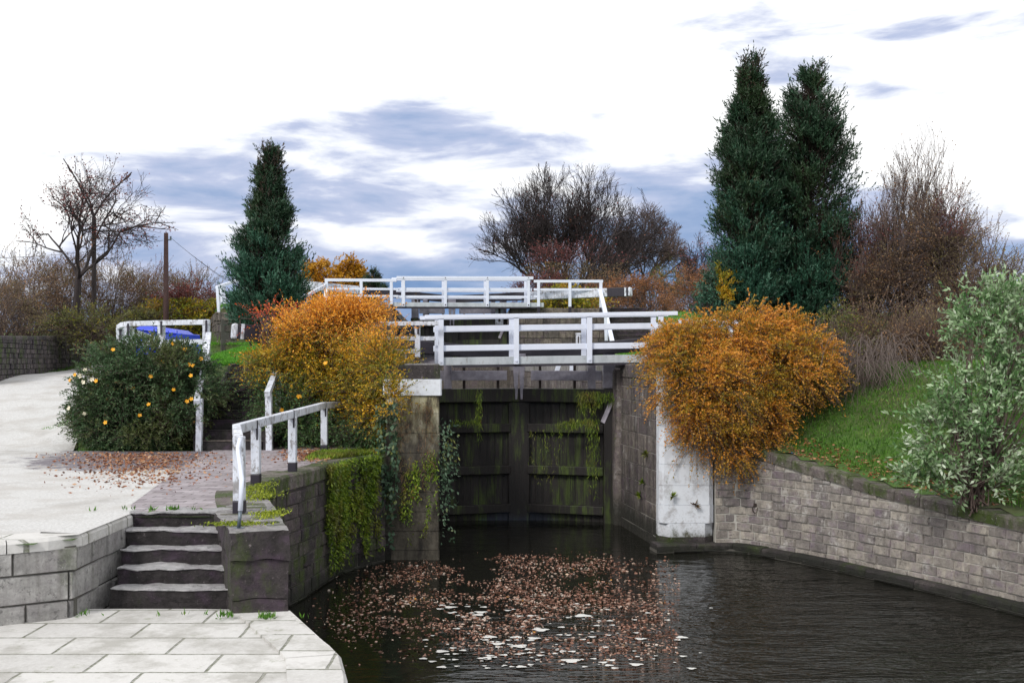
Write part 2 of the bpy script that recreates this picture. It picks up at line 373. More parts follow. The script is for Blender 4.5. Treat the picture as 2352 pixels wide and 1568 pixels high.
# ------------------------------------------------------------------ key plan lines
LW = [(-2.55, 12.36), (-3.50, 15.3), (-3.86, 17.0), (-3.82, 18.2), (-3.62, 19.1), (-3.28, 21.3), (-2.60, 22.55)]      # left wing wall, top edge
PIER_L = (-2.42, 22.7); COR_L = (-1.5, 22.7)
SK = -.1465                                                            # the lock bends away to the left
def xl(y): return -1.5+SK*(y-22.7)
def xr(y): return 3.26-.148*(y-23.9)
RW = [(4.42, 23.95), (5.13, 23.8), (6.3, 22.2), (6.95, 21.0), (7.9, 19.2), (8.9, 16.8), (9.9, 13.0), (10.4, 8.0), (10.5, 2.0)]
RWZ = [2.95, 2.28, 1.93, 1.76, 1.58, 1.45, 1.4, 1.4, 1.4]
RET = 46.4                                                            # upper retaining wall
def sm(a, b, t):
    t = max(0, min(1, (t-a)/(b-a))); return t*t*(3-2*t)
def seg_dist(px, py, P):
    best = (1e9, 0, 0)
    for i in range(len(P)-1):
        ax, ay = P[i]; bx, by = P[i+1]; dx, dy = bx-ax, by-ay
        t = max(0, min(1, ((px-ax)*dx+(py-ay)*dy)/(dx*dx+dy*dy)))
        d = math.hypot(px-ax-t*dx, py-ay-t*dy)
        if d < best[0]: best = (d, i, t)
    return best
def height(x, y):
    mid = (xl(y)+xr(y))/2
    if x < mid:
        path = 2.15+1.45*sm(23, 38, y)+1.2*sm(38, 62, y)
        if x > -5.4: a = 2.15+1.85*sm(25.6, 27.2, y)
        else: a = 2.15+1.85*sm(23.9, 27.0, y)
        a += .75*sm(29, 42, y)
        if y > 40:
            # behind the upper retaining wall
            yb = 40+(x+10.6)*(6.4/4.3) if x > -10.6 else 40-(x+10.6)*3.0
            if y > min(yb, RET)+.2: a = max(a, 6.15)
        k = sm(-10.6, -9.2, x) if y < 40 else sm(-13.4, -12.4, x)
        h = path*(1-k)+a*k
        if y > 62: h = max(h, 4.8+1.3*sm(62, 90, y))
        return h
    d, i, t = seg_dist(x, y, RW)
    wt = RWZ[i]*(1-t)+RWZ[i+1]*t
    if y > 23.9 and x < 4.6: wt = 4.02
    low = wt+(4.05-wt)*sm(0.1, 5.2, d)
    a = low+.65*sm(30, 42, y)
    k2 = 0
    if x < 5.9: k2 = 1 if y > RET+.2 else 0
    else: k2 = sm(41, 47.5, y)
    return a*(1-k2)+6.2*k2 if y > 40 else a

def inpoly(x, y, P):
    c = False; j = len(P)-1
    for i in range(len(P)):
        if (P[i][1] > y) != (P[j][1] > y) and x < (P[j][0]-P[i][0])*(y-P[i][1])/(P[j][1]-P[i][1])+P[i][0]: c = not c
        j = i
    return c
off = .28
HOLE = [(-1.5-off, 5), (-2.5-off, 11.0)]+[(x-off, y) for x, y in LW]+[(-2.42, 22.7+off), (xl(23)-off, 23.0)] + \
       [(xl(47)-off, 47), (xl(47)-off, 150), (xr(47)+off, 150), (xr(47)+off, 47), (xr(24.2)+off, 24.2)] + [(4.4, 24.2)]+[(x+off*.7, y+off*.7) for x, y in RW[1:]]+[(10.7, -8), (-1.5, -8)]
STAIR_HOLE = [(-4.72, 13.85), (-3.1, 13.85), (-2.5, 12.2), (-1.4, 9), (-1.4, -8), (-9.5, -8), (-9.5, 9.2), (-4.72, 12.1)]
ASC_HOLE = [(-6.75, 23.6), (-5.3, 23.6), (-5.3, 26.6), (-6.75, 26.6)]

def grid(name, x0, x1, y0, y1, st, mat, dz=0, keep=None):
    nx = int(round((x1-x0)/st)); ny = int(round((y1-y0)/st))
    V = np.zeros(((nx+1)*(ny+1), 3)); k = 0
    for j in range(ny+1):
        for i in range(nx+1):
            x = x0+i*st; y = y0+j*st
            V[k] = (x, y, height(x, y)+dz+(.035*noise.noise(Vector((x*.9, y*.9, 3))) if keep is None or y > 25 or x > 4 else 0)); k += 1
    Fs = []
    for j in range(ny):
        for i in range(nx):
            cx = x0+(i+.5)*st; cy = y0+(j+.5)*st
            if keep and not keep(cx, cy): continue
            a = j*(nx+1)+i; Fs.append((a, a+1, a+nx+2, a+nx+1))
    return npmesh(name, V, Fs, mat, smooth=True)
def keep_near(x, y): return not (inpoly(x, y, HOLE) or inpoly(x, y, STAIR_HOLE) or inpoly(x, y, ASC_HOLE))
g1 = grid('ground', -18, 18, -6, 66, .3, M['ground'], 0, keep_near); tag(g1, kind='structure')
# the land beyond, one coarse sheet round the fine one
V = []; Fs = []
st = 6
xs = list(range(-240, 241, st)); ys = list(range(-60, 600, st))
for y in ys:
    for x in xs:
        z = 1.4 if y < -6 else (height(x, y) if y < 70 else 6.1)
        V.append((x, y, z-.05+noise.noise(Vector((x*.02, y*.02, 0)))*(.6 if y > 90 else 0)))
nx = len(xs)
for j in range(len(ys)-1):
    for i in range(nx-1):
        cx = xs[i]+st/2; cy = ys[j]+st/2
        if -18 < cx < 18 and -6 < cy < 66: continue
        if -30 < cx < 6 and cy < 150 and inpoly(cx, cy, HOLE): continue
        a = j*nx+i; Fs.append((a, a+1, a+nx+1, a+nx))
tag(npmesh('field', V, Fs, M['ground'], smooth=True), kind='structure')

# hills on the skyline
V = []; Fs = []
for i in range(121):
    x = -700+i*1400/120; h = 20+9*noise.noise(Vector((i*.11, 2, 0)))+2*noise.noise(Vector((i*.9, 5, 0)))
    V += [(x, 560, 4), (x, 600, 4+h), (x, 700, 4+h*1.05)]
for i in range(120):
    a = i*3; Fs += [(a, a+3, a+4, a+1), (a+1, a+4, a+5, a+2)]
tag(npmesh('hill', V, Fs, M['hill'], smooth=True), kind='structure')

# water
m = MB(); m.poly([(-12, -40, 0), (60, -40, 0), (60, 24.4, 0), (3.4, 24.4, 0), (3.4, 28.4, 0), (-3.2, 28.4, 0), (-3.2, 24, 0), (-12, 24, 0)])
tag(m.build('water', M['water']), kind='structure')
m = MB(); m.poly([(xl(29)-.2, 29.2, 1.2), (xr(29)+.2, 29.2, 1.2), (xr(47.5)+.2, 47.5, 1.2), (xl(47.5)-.2, 47.5, 1.2)])
tag(m.build('lock_water', M['water']), kind='structure')
m = MB(); m.poly([(xl(48)-.3, 48, 5.55), (xr(48)+.3, 48, 5.55), (xr(48)+.3, 151, 5.55), (xl(48)-.3, 151, 5.55)])
tag(m.build('upper_water', M['water']), kind='structure')

# landing, path, paving
m = MB(); m.poly([(-3.6, 12.45, 1.3), (-9.6, 12.45, 1.3), (-9.6, -7, 1.3), (-.6, -7, 1.3), (-1.43, 9.5, 1.3), (-1.66, 10.5, 1.3), (-2.5, 12.36, 1.3)][::-1])
tag(m.build('landing', M['slab']), kind='structure')
def sheet(name, P, z, mat):
    m = MB(); m.poly([(x, y, z) for x, y in P]); o = m.build(name, mat)
    n = o.data.polygons[0].normal
    if n.z < 0: o.data.flip_normals()
    return tag(o, kind='structure')
g = lambda x, y: tuple(G(x, y, 2.15)[:2])
sheet('path', [(-30, 6), (-9.55, 6), (-9.55, 9.2), (-4.78, 12.1), (-4.78, 13.86), (-3.72, 13.86), (-3.9, 15.2), (-4.3, 18), (-5.2, 23.3), (-9.5, 23.4), (-30, 23.4)], 2.15+.045, M['pale_path'])
sheet('paving', [g(440, 1062), g(300, 1168), g(318, 1186), g(500, 1183), (-3.35, 12.7), (-2.8, 12.6), (-3.95, 15.8), (-4.2, 17.0), (-4.1, 18.4), (-3.75, 20.2), (-3.5, 22.3), (-3.3, 25), (-6.5, 25), g(470, 1047)], 2.15+.053, M['pave'])
# towpath climbing on the far left
V = []; Fs = []
def tow(y):
    k = sm(23, 36, y); xr_ = -9.4-2.9*k-.07*(y-23); xl_ = -24+8.2*sm(23, 37, y)-.07*(y-23)
    return xl_, xr_
for i in range(61):
    y = 23+i*.7; a, b = tow(y)
    for k in range(13):
        x = a+(b-a)*k/12+(.2*noise.noise(Vector((k, y*.8, 1))) if k in (0, 12) else 0)
        V.append((x, y, height(x, y)+.041 if y < 24 else height(x, y)+.06))
for i in range(60):
    for k in range(12):
        q = i*13+k; Fs.append((q, q+1, q+14, q+13))
tag(npmesh('towpath', V, Fs, M['pale_path'], smooth=True), kind='structure')

# ------------------------------------------------------------------ masonry
def walk(P, s):
    for i in range(len(P)-1):
        L = math.hypot(P[i+1][0]-P[i][0], P[i+1][1]-P[i][1])
        if s <= L or i == len(P)-2:
            t = s/L; return (P[i][0]+(P[i+1][0]-P[i][0])*t, P[i][1]+(P[i+1][1]-P[i][1])*t, i, t)
        s -= L
def smooth_path(P, Z, n=4):
    """Catmull-Rom resample so that curved walls have no corners"""
    out = []; oz = []
    for i in range(len(P)-1):
        p0 = P[max(i-1, 0)]; p1 = P[i]; p2 = P[i+1]; p3 = P[min(i+2, len(P)-1)]
        for k in range(n):
            t = k/n
            f = lambda a, b, c, d: .5*((2*b)+(-a+c)*t+(2*a-5*b+4*c-d)*t*t+(-a+3*b-3*c+d)*t**3)
            out.append((f(p0[0], p1[0], p2[0], p3[0]), f(p0[1], p1[1], p2[1], p3[1]))); oz.append(Z[i]+(Z[i+1]-Z[i])*t)
    out.append(P[-1]); oz.append(Z[-1]); return out, oz
def masonry(P, Z, zb, ch, bl, side, thick, mats, cop_h=.22, cop_w=.5, cop_over=.03, jit=.02, gap=.012, cop_len=1.0, batter=0.0, seed=1, name='stone_wall', parent=None, copm=None):
    """coursed stone wall; side=+1 puts the face to the right of the walking direction"""
    R = random.Random(seed); m = MB()
    L = sum(math.hypot(P[i+1][0]-P[i][0], P[i+1][1]-P[i][1]) for i in range(len(P)-1))
    def fr(s):
        x, y, i, t = walk(P, max(0, min(L, s)))
        a = walk(P, max(0, s-.15)); b = walk(P, min(L, s+.15)); dx, dy = b[0]-a[0], b[1]-a[1]; l = math.hypot(dx, dy)
        return Vector((x, y, 0)), Vector((dy/l*side, -dx/l*side, 0)), Z[i]+(Z[i+1]-Z[i])*t
    zt = max(Z)
    def pt(s, z, o):
        p, n, _ = fr(s); return p+n*(o+batter*(zt-z))+Vector((0, 0, z))
    # core
    m.m = 1; ns = max(2, int(L/.35)); m.rv = .5
    for k in range(ns):
        s0 = L*k/ns; s1 = L*(k+1)/ns; z0 = fr(s0)[2]-cop_h*.9; z1 = fr(s1)[2]-cop_h*.9
        b = [pt(s0, zb, -.015), pt(s1, zb, -.015), pt(s1, zb, -thick), pt(s0, zb, -thick)]
        t = [pt(s0, z0, -.015), pt(s1, z1, -.015), pt(s1, z1, -thick), pt(s0, z0, -thick)]
        m.hexa(b, t)
    # face stones
    m.m = 0
    z = zb; row = 0
    while z < zt-cop_h:
        h = ch*R.uniform(.9, 1.1); s = -R.uniform(0, bl)
        while s < L:
            l = bl*R.uniform(.7, 1.35); a = max(0, s)+gap/2; b = min(L, s+l)-gap/2; s += l
            if b-a < .04: continue
            top = min(fr(a)[2], fr(b)[2])-cop_h
            zz = min(z+h-gap, top)
            if zz-z < .03: continue
            o = R.uniform(0, jit); ins = .012; m.rv = R.random()
            q = [pt(a, z, -.015), pt(b, z, -.015), pt(b, zz, -.015), pt(a, zz, -.015)]
            f = [pt(a+ins, z+ins, o), pt(b-ins, z+ins, o+R.uniform(-.004, .004)), pt(b-ins, zz-ins, o), pt(a+ins, zz-ins, o)]
            if side < 0: q.reverse(); f.reverse()
            m.poly(f)
            for k in range(4): m.poly([q[k], q[(k+1) % 4], f[(k+1) % 4], f[k]])
        z += h; row += 1
    # coping stones
    if cop_h > 0:
        m.m = 2 if copm else 0; s = 0
        while s < L-.05:
            l = cop_len*R.uniform(.7, 1.2); e = min(L, s+l); m.rv = R.random()
            if L-e < .25: e = L
            k = max(1, int((e-s)/.3)); up = R.uniform(-.008, .008)
            for j in range(k):
                a = s+(e-s)*j/k+(gap/2 if j == 0 else 0); b = s+(e-s)*(j+1)/k-(gap/2 if j == k-1 else 0)
                za = fr(a)[2]+up; zc = fr(b)[2]+up; o = cop_over
                m.hexa([pt(a, za-cop_h, o), pt(b, zc-cop_h, o), pt(b, zc-cop_h, -cop_w), pt(a, za-cop_h, -cop_w)],
                       [pt(a, za-.04, o), pt(b, zc-.04, o), pt(b, zc-.04, -cop_w), pt(a, za-.04, -cop_w)])
                m.hexa([pt(a, za-.04, o), pt(b, zc-.04, o), pt(b, zc-.04, -cop_w), pt(a, za-.04, -cop_w)],
                       [pt(a, za, o-.035), pt(b, zc, o-.035), pt(b, zc, -cop_w), pt(a, za, -cop_w)])
            s = e
    ml = [mats[0], mats[1]]+([copm] if copm else [])
    o = m.build(name, ml, parent)
    bmfix(o); return o
def bmfix(o):
    import bmesh
    b = bmesh.new(); b.from_mesh(o.data); bmesh.ops.recalc_face_normals(b, faces=b.faces); b.to_mesh(o.data); b.free()

def worn(o, amp=.012, cuts=4, fr=4.0):
    import bmesh
    b = bmesh.new(); b.from_mesh(o.data)
    for _ in range(cuts):
        es = [e for e in b.edges if e.calc_length() > .14]
        if not es: break
        bmesh.ops.subdivide_edges(b, edges=es, cuts=1, use_grid_fill=True)
    bmesh.ops.triangulate(b, faces=[f for f in b.faces if len(f.verts) > 4])
    off = root_of(o.parent) if o.parent else Vector()
    for v in b.verts:
        p = v.co+off
        v.co += Vector((noise.noise(p*fr), noise.noise(p*fr+Vector((7, 1, 3))), noise.noise(p*fr+Vector((2, 9, 5)))))*amp+Vector((noise.noise(p*fr*3.1), noise.noise(p*fr*3.1+Vector((7, 1, 3))), noise.noise(p*fr*3.1+Vector((2, 9, 5)))))*amp*.5
    b.to_mesh(o.data); b.free()
SP, SZ = smooth_path([(-2.74, 12.95)]+LW[1:], [2.2]*len(LW))
w = masonry(SP, SZ, -1.2, .24, .46, 1, .45, (M['stone_dark'], M['mortar_dark']), .26, .62, .03, .035, seed=3, copm=M['stone_cop_mossy'])
tag(w, 'dark mossy curved stone wing wall below the white handrail', 'stone wall')
# block that ends the wall by the steps
m = MB(); R = random.Random(5)
z = 1.98
m.rv = .4
bx = [(-3.72, 13.8), (-3.12, 12.2), (-2.5, 12.3), (-3.35, 15.1), (-3.7, 14.9)]
def prism(m, P, z0, z1, tm=None):
    n = len(P); b_ = m.m
    if tm is not None: m.m = tm
    m.poly([(x, y, z1) for x, y in P]); m.m = b_; m.poly([(x, y, z0) for x, y in P][::-1])
    for i in range(n):
        a, b = P[i], P[(i+1) % n]; m.poly([(a[0], a[1], z0), (b[0], b[1], z0), (b[0], b[1], z1), (a[0], a[1], z1)])
def inset(P, d):
    cx = sum(p[0] for p in P)/len(P); cy = sum(p[1] for p in P)/len(P)
    return [(cx+(x-cx)*(1-d), cy+(y-cy)*(1-d)) for x, y in P]
end = empty('wall_end', (-3.1, 13, 0), 'big dark stone block ending the wing wall beside the descending steps', 'stone block')
prism(m, inset(bx, -.025), 1.90, 2.21, 1); o = m.build('coping', [M['stone_block'], M['stone_cop']], end, .03); bmfix(o); worn(o, .03)  # pale top over dark sides: light from above put into the colour
m = MB()
zz = 1.89
for k in range(5):
    h = [.45, .42, .45, .6, .9][k]; m.rv = R.random(); prism(m, inset(bx, R.uniform(-.015, .015)), zz-h+.012, zz); zz -= h
o = m.build('stone_course', M['stone_block'], end, .02); bmfix(o); worn(o, .025)

# descending steps
m = MB(); st_root = empty('descending_steps', (-4.2, 13, 1.3), 'worn stone steps going down to the pale landing', 'steps')
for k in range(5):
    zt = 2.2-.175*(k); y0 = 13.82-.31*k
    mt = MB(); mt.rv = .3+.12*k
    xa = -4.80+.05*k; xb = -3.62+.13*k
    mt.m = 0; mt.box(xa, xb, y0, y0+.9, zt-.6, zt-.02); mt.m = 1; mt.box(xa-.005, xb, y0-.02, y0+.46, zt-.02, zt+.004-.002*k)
    o = mt.build('step', [M['stone_step'], M['stone_tread']], st_root, .008); worn(o, .03, fr=3)  # bright treads and dark risers: fall of light put into the stone colours
# side stones left of the steps
m = masonry([(-9.4, 9.15), (-4.80, 12.05), (-4.80, 13.9)], [2.2]*3, .9, .3, .6, 1, .4, (M['quay_stone'], M['mortar_dark']), .14, .45, .03, .04, seed=9, copm=M['slab'])
tag(m, 'low stone side wall left of the descending steps', 'stone wall')
m = masonry([(-2.52, 12.2), (-1.66, 10.5), (-1.43, 9.5), (-1.05, 5), (-.6, -7)], [1.33]*5, -1.2, .3, .7, -1, .4, (M['stone_block'], M['mortar_dark']), .2, .5, .02, .02, seed=19, copm=M['slab'])
bmfix(m); tag(m, 'pale coping wall along the landing beside the water in the foreground', 'stone wall')

# left lock pier
pier = empty('lock_pier', (-2, 22.7, 0), 'stained stone lock entrance pier with a white painted band, left of the gates', 'stone pier')
Pp = [(-2.75, 22.78), (-1.55, 22.7)]
m = MB(); R = random.Random(8)
zz = 4.02
def course(z0, z1, mat, nm, e=0, bev=.03):
    mm = MB(); mm.rv = R.random()
    P = [(-2.62-e, 22.72-e), (-1.52+e, 22.70-e), (-1.5+e, 22.76), (xl(23.6), 23.6), (-2.62-e, 23.6)]
    prism(mm, P, z0, z1); o = mm.build(nm, mat, pier, bev); bmfix(o)
course(3.74, 4.03, M['stone_dark'], 'cap_stone', .005)
course(3.40, 3.735, M['whitewash'], 'painted_band', .045)
for a, b in ((3.03, 3.395), (2.62, 3.02), (2.22, 2.61), (1.8, 2.21), (1.4, 1.79), (1.0, 1.39), (.6, .99), (.2, .59), (-1.2, .19)):
    course(a, b, M['stained'], 'stone_course', R.uniform(-.012, .008), .02)
mm = MB(); mm.rv = .3; mm.box(-3.15, -2.5, 22.72, 23.7, -1.2, 2.12); mm.build('stone_course', M['stone_dark'], pier)
# lock chamber walls
def chamber(y0, y1, left, nm, lab, seed, mats, zt=4.05, zb=-1.2, copm=None, ch=.36, bl=.85):
    f = xl if left else xr
    P = [(f(y0), y0), (f(y1), y1)]
    o = masonry(P, [zt]*2, zb, ch, bl, 1 if left else -1, .7, mats, .32, .7, .03, .012, seed=seed, copm=copm, cop_len=1.5)
    bmfix(o); o.name = nm; return tag(o, lab, 'lock wall')
chamber(22.85, 27.6, True, 'lock_wall', 'dark left side wall of the lock entrance behind the stained pier', 31, (M['stone_dark'], M['mortar_dark']), copm=M['stone_cop'])
chamber(24.35, 27.5, False, 'lock_wall', 'streaked grey stone lock entrance wall running back from the whitewashed pillar', 32, (M['stone_lock'], M['mortar_pale']), copm=M['stone_lock'])
chamber(28.6, RET, True, 'chamber_wall', 'left wall of the empty chamber behind the near gates', 33, (M['stone_far'], M['mortar_dark']), copm=M['stone_cop'])
chamber(28.6, RET, False, 'chamber_wall', 'right wall of the chamber behind the near gates', 34, (M['stone_lock'], M['mortar_dark']), copm=M['stone_cop'])
# gate recess shoulders
m = MB(); m.rv = .6; m.box(2.55, 3.3, 27.52, 28.58, -1, 3.93); o = m.build('gate_recess', M['stone_lock'], None, .12); tag(o, 'rounded stone shoulder beside the right end of the near gate', 'stone block')
m = MB(); m.rv = .6; m.box(-3.2, -2.26, 27.62, 28.58, -1, 3.93); o = m.build('gate_recess', M['stone_dark'], None, .06); tag(o, 'dark stone shoulder beside the left end of the near gate', 'stone block')

# whitewashed pillar, right
pil = empty('lock_pillar', (3.8, 23.9, 0), 'tall whitewashed stone pillar under the big orange bush', 'stone pillar')
R = random.Random(12); zz = 4.0
for k in range(10):
    h = [.42, .45, .42, .44, .40, .46, .42, .40, .30, .6][k]; mm = MB(); e = R.uniform(-.008, .008)
    bot = zz-h
    c = .10 if k < 8 else .2
    P = [(3.20-e, 23.86+c), (3.20-e+c, 23.82-e), (4.38+e-c, 23.82-e), (4.38+e, 23.82+c), (4.38+e, 24.5), (3.20, 24.5)]
    prism(mm, P, bot+.006, zz)
    o = mm.build('stone_course', M['whitewash'] if k < 9 else M['stone_dark'], pil, .025); bmfix(o); zz = bot
# wing wall, right
SP, SZ = smooth_path(RW, RWZ)
w = masonry(SP, SZ, -.6, .175, .36, 1, .5, (M['stone_pale'], M['mortar_pale']), .2, .55, .035, .03, gap=.014, seed=4, copm=M['stone_cop_mossy'], cop_len=.8, batter=.03)
tag(w, 'pale brick-like stone wing wall curving to the right along the water', 'stone wall')
# ledge at its foot
LP, LZ = smooth_path([(3.1, 23.5)]+[(x-.22, y-.28) for x, y in RW[:6]], [.17]*7)
w = masonry(LP, LZ, -.8, .2, .9, 1, .5, (M['stone_dark'], M['mortar_dark']), .12, .5, 0, .03, seed=6)
tag(w, 'low dark wet stone ledge along the foot of the pale wing wall', 'stone ledge')
# mooring ring
pr = W(1734, 1163, 23.5)
ring = empty('mooring_ring', pr, 'small rusty iron ring hanging on the pale wing wall', 'mooring ring')
pr = Vector((5.22, 23.62, W(1734, 1168, 23.6).z))
ring.location = pr
m = MB(); m.tube([pr+Vector((.055*math.cos(t), -.05, .085*math.sin(t))) for t in [i*math.pi/8 for i in range(17)]], .011, 6); m.build('ring', M['rust'], ring)
m = MB(); m.box(pr.x-.03, pr.x+.03, pr.y-.06, pr.y+.15, pr.z+.06, pr.z+.12); m.build('staple', M['rust'], ring)

# ascending steps
st = empty('ascending_steps', (-6, 23.6, 2.15), 'long flight of dark stone steps climbing between the green shrub and the orange bush', 'steps')
for k in range(9):
    mm = MB(); mm.rv = R.random(); z1 = 2.2+.203*(k+1); y0 = 23.55+.33*k
    mm.m = 0; mm.box(-6.72, -5.33, y0, y0+.5, z1-.2 if k else 2.0, z1-.012)
    mm.m = 1; mm.box(-6.72, -5.33, y0-.02, y0+.5, z1-.012, z1)
    mm.build('step', [M['stone_step'], M['stone_step'] if k != 0 else M['stone_mid']], st, .008)
for x in (-6.76, -5.29):
    mm = MB(); mm.rv = .3
    mm.hexa([(x-.08, 23.55, 1.9), (x+.08, 23.55, 1.9), (x+.08, 26.6, 1.9), (x-.08, 26.6, 1.9)], [(x-.08, 23.55, 2.5), (x+.08, 23.55, 2.5), (x+.08, 26.6, 4.06), (x-.08, 26.6, 4.06)])
    mm.build('side_kerb', M['stone_step'], st, .01)

# upper retaining walls
RM = (M['stone_far'], M['mortar_dark'])
w = masonry([(xr(RET)+.02, RET), (4.15, RET-.1)], [6.36, 6.33], 3.5, .32, .62, 1, .6, RM, .3, .6, .04, .03, seed=41, copm=M['stone_far']); bmfix(w)
tag(w, 'dark upper lock retaining wall between the upper gate and the far steps', 'stone wall')
w = masonry([(-12.6, 46), (-11.05, 41), (-10.6, 40), (-6.3, 46.0), (xl(RET)-.02, RET)], [5.95, 5.95, 5.9, 6.3, 6.36], 3.3, .32, .62, 1, .6, RM, .3, .6, .04, .03, seed=42, copm=M['stone_far']); bmfix(w)
tag(w, 'dark stone retaining wall behind the left cypress, running to the upper gate', 'stone wall')
w = masonry([(5.95, RET-3.0), (6.05, RET+.3), (11.5, RET+1.2)], [4.9, 6.25, 5.95], 3.5, .3, .6, 1, .4, RM, .22, .45, .04, .03, seed=43, copm=M['stone_far']); bmfix(w)
tag(w, 'sloping stone kerb wall on the right of the far steps', 'stone wall')
for left in (True, False):
    f = xl if left else xr
    w = masonry([(f(RET), RET), (f(RET)+SK*14*.3, RET+14)], [6.36, 6.2], 3.0, .34, .7, 1 if left else -1, .6, RM, .3, .6, .03, .02, seed=44+left, copm=M['stone_far']); bmfix(w)
    w.name = 'upper_lock_wall'; tag(w, ('left' if left else 'right')+' side wall of the upper lock behind the upper gates', 'lock wall')
fs = empty('far_steps', (5, 43.5, 4.7), 'dark stone steps climbing beside the upper lock, right of the gates', 'steps')
for k in range(8):
    mm = MB(); mm.rv = R.random(); z1 = 4.75+.2*(k+1); y0 = 43.6+.37*k
    mm.box(4.16, 5.92-.04*k, y0, y0+.6, z1-.6, z1-.02); mm.m = 1; mm.box(4.16, 5.92-.04*k, y0-.03, y0+.6, z1-.02, z1)
    mm.build('step', [M['stone_step'], M['stone_far']], fs, .01)
# left boundary wall
w = masonry([(-16.0, 33.5), (-16.75, 38), (-18.6, 47), (-21.6, 60)], [4.9, 4.98, 5.2, 5.55], 2.5, .17, .26, 1, .4, (M['stone_dark'], M['mortar_dark']), .14, .42, .02, .045, seed=50, cop_len=.4); bmfix(w)
tag(w, 'old dark rubble boundary wall beside the towpath on the far left', 'stone wall')

# ------------------------------------------------------------------ gates
def gate_leaf(heel, mitre, zt, zb, end, label, bw=.42, uz=.86):
    """heel and mitre: (x, y); zt = top of the upper rail; end = far end of the balance beam"""
    h = Vector((heel[0], heel[1], 0)); q = Vector((mitre[0], mitre[1], 0)); d = (q-h).normalized(); n = Vector((d.y, -d.x, 0))
    if n.y > 0: n = -n
    L = (q-h).length
    r = empty('lock_gate', (heel[0], heel[1], zb), label, 'lock gate', 'mitre gate leaves of the two locks')
    Z = lambda p, z: Vector((p.x, p.y, z))
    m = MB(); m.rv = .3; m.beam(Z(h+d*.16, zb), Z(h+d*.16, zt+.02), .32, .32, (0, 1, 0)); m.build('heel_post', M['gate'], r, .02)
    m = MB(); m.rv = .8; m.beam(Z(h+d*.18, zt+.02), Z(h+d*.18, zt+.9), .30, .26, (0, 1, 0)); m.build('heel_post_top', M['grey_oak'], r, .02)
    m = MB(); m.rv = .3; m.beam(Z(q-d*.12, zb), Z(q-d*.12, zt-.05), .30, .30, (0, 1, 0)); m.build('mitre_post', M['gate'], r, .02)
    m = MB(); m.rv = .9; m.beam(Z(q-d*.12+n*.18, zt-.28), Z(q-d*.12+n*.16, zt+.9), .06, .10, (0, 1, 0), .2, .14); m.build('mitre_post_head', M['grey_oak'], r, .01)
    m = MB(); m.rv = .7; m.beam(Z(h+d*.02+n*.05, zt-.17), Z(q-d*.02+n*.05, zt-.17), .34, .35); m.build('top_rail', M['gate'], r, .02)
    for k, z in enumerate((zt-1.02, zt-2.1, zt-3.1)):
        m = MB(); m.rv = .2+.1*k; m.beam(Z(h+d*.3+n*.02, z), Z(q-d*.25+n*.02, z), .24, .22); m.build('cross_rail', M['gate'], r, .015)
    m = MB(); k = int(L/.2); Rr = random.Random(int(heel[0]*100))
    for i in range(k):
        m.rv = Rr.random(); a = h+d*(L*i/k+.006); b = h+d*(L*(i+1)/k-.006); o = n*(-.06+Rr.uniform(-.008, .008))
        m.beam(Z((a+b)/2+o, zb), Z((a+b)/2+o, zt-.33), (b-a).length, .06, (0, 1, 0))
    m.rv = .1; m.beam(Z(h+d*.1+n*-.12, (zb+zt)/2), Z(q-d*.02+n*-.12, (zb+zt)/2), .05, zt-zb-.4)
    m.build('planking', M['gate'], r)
    # slanting brace on the downstream face
    m = MB(); m.rv = .9; m.beam(Z(h+d*.30+n*.16, zt-.85), Z(h+d*.06+n*.18, zt-.30), .07, .12); m.build('brace', M['grey_oak'], r, .01)
    # paddle gear boards above the rail
    pm = h+d*(L*.30); m = MB(); m.rv = .9
    m.beam(Z(h+d*.34+n*.10, zt+.34), Z(q-d*.35+n*.10, zt+.34), .07, .25); m.build('paddle_board', M['grey_oak'], r, .01)
    m = MB(); m.beam(Z(h+d*.60+n*.12, zt), Z(h+d*.60+n*.12, zt+.85), .2, .1, (0, 1, 0)); m.build('paddle_post', M['grey_oak'], r, .01)
    for t in (.42, .78):
        m = MB(); m.beam(Z(h+d*L*t, zt), Z(h+d*L*t, zt+.9), .07, .05, (0, 1, 0)); m.build('rod', M['rust'], r)
    # balance beam: dark timber, then white, a black band and a white tip
    a = Z(q-d*.05, zt+uz); b = Vector(end); dd = (b-a).normalized(); BL = (b-a).length
    m = MB(); m.beam(a, a+dd*(BL*bw), .34, .30, w2=.36, h2=.34); bb = m.build('balance_beam', M['tarry'], r, .02)
    m = MB(); m.beam(a+dd*(BL*bw), b-dd*1.0, .362, .342, w2=.38, h2=.36); m.build('white_section', M['paint_old'], bb, .02)
    m = MB(); m.beam(b-dd*1.0, b-dd*.28, .384, .364); m.build('black_band', M['paint_black'], bb, .01)
    m = MB(); m.beam(b-dd*.28, b-dd*.20, .386, .366); m.build('white_stripe', M['paint_old'], bb, .01)
    m = MB(); m.beam(b-dd*.20, b-dd*.13, .36, .34); m.build('iron_band', M['paint_black'], bb, .01)
    m = MB(); m.beam(b-dd*.13, b, .39, .37); m.build('beam_tip', M['paint_old'], bb, .05)
    return r
gy = 27.95
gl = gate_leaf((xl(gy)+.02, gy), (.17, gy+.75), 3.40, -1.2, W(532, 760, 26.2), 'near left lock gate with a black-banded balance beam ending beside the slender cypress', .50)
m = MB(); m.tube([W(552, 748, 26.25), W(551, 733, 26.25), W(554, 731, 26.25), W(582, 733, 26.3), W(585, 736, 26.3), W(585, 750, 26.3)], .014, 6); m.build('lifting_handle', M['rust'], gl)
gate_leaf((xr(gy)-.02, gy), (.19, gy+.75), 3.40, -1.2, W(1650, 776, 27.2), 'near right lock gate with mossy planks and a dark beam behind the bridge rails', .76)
gy = 47.2
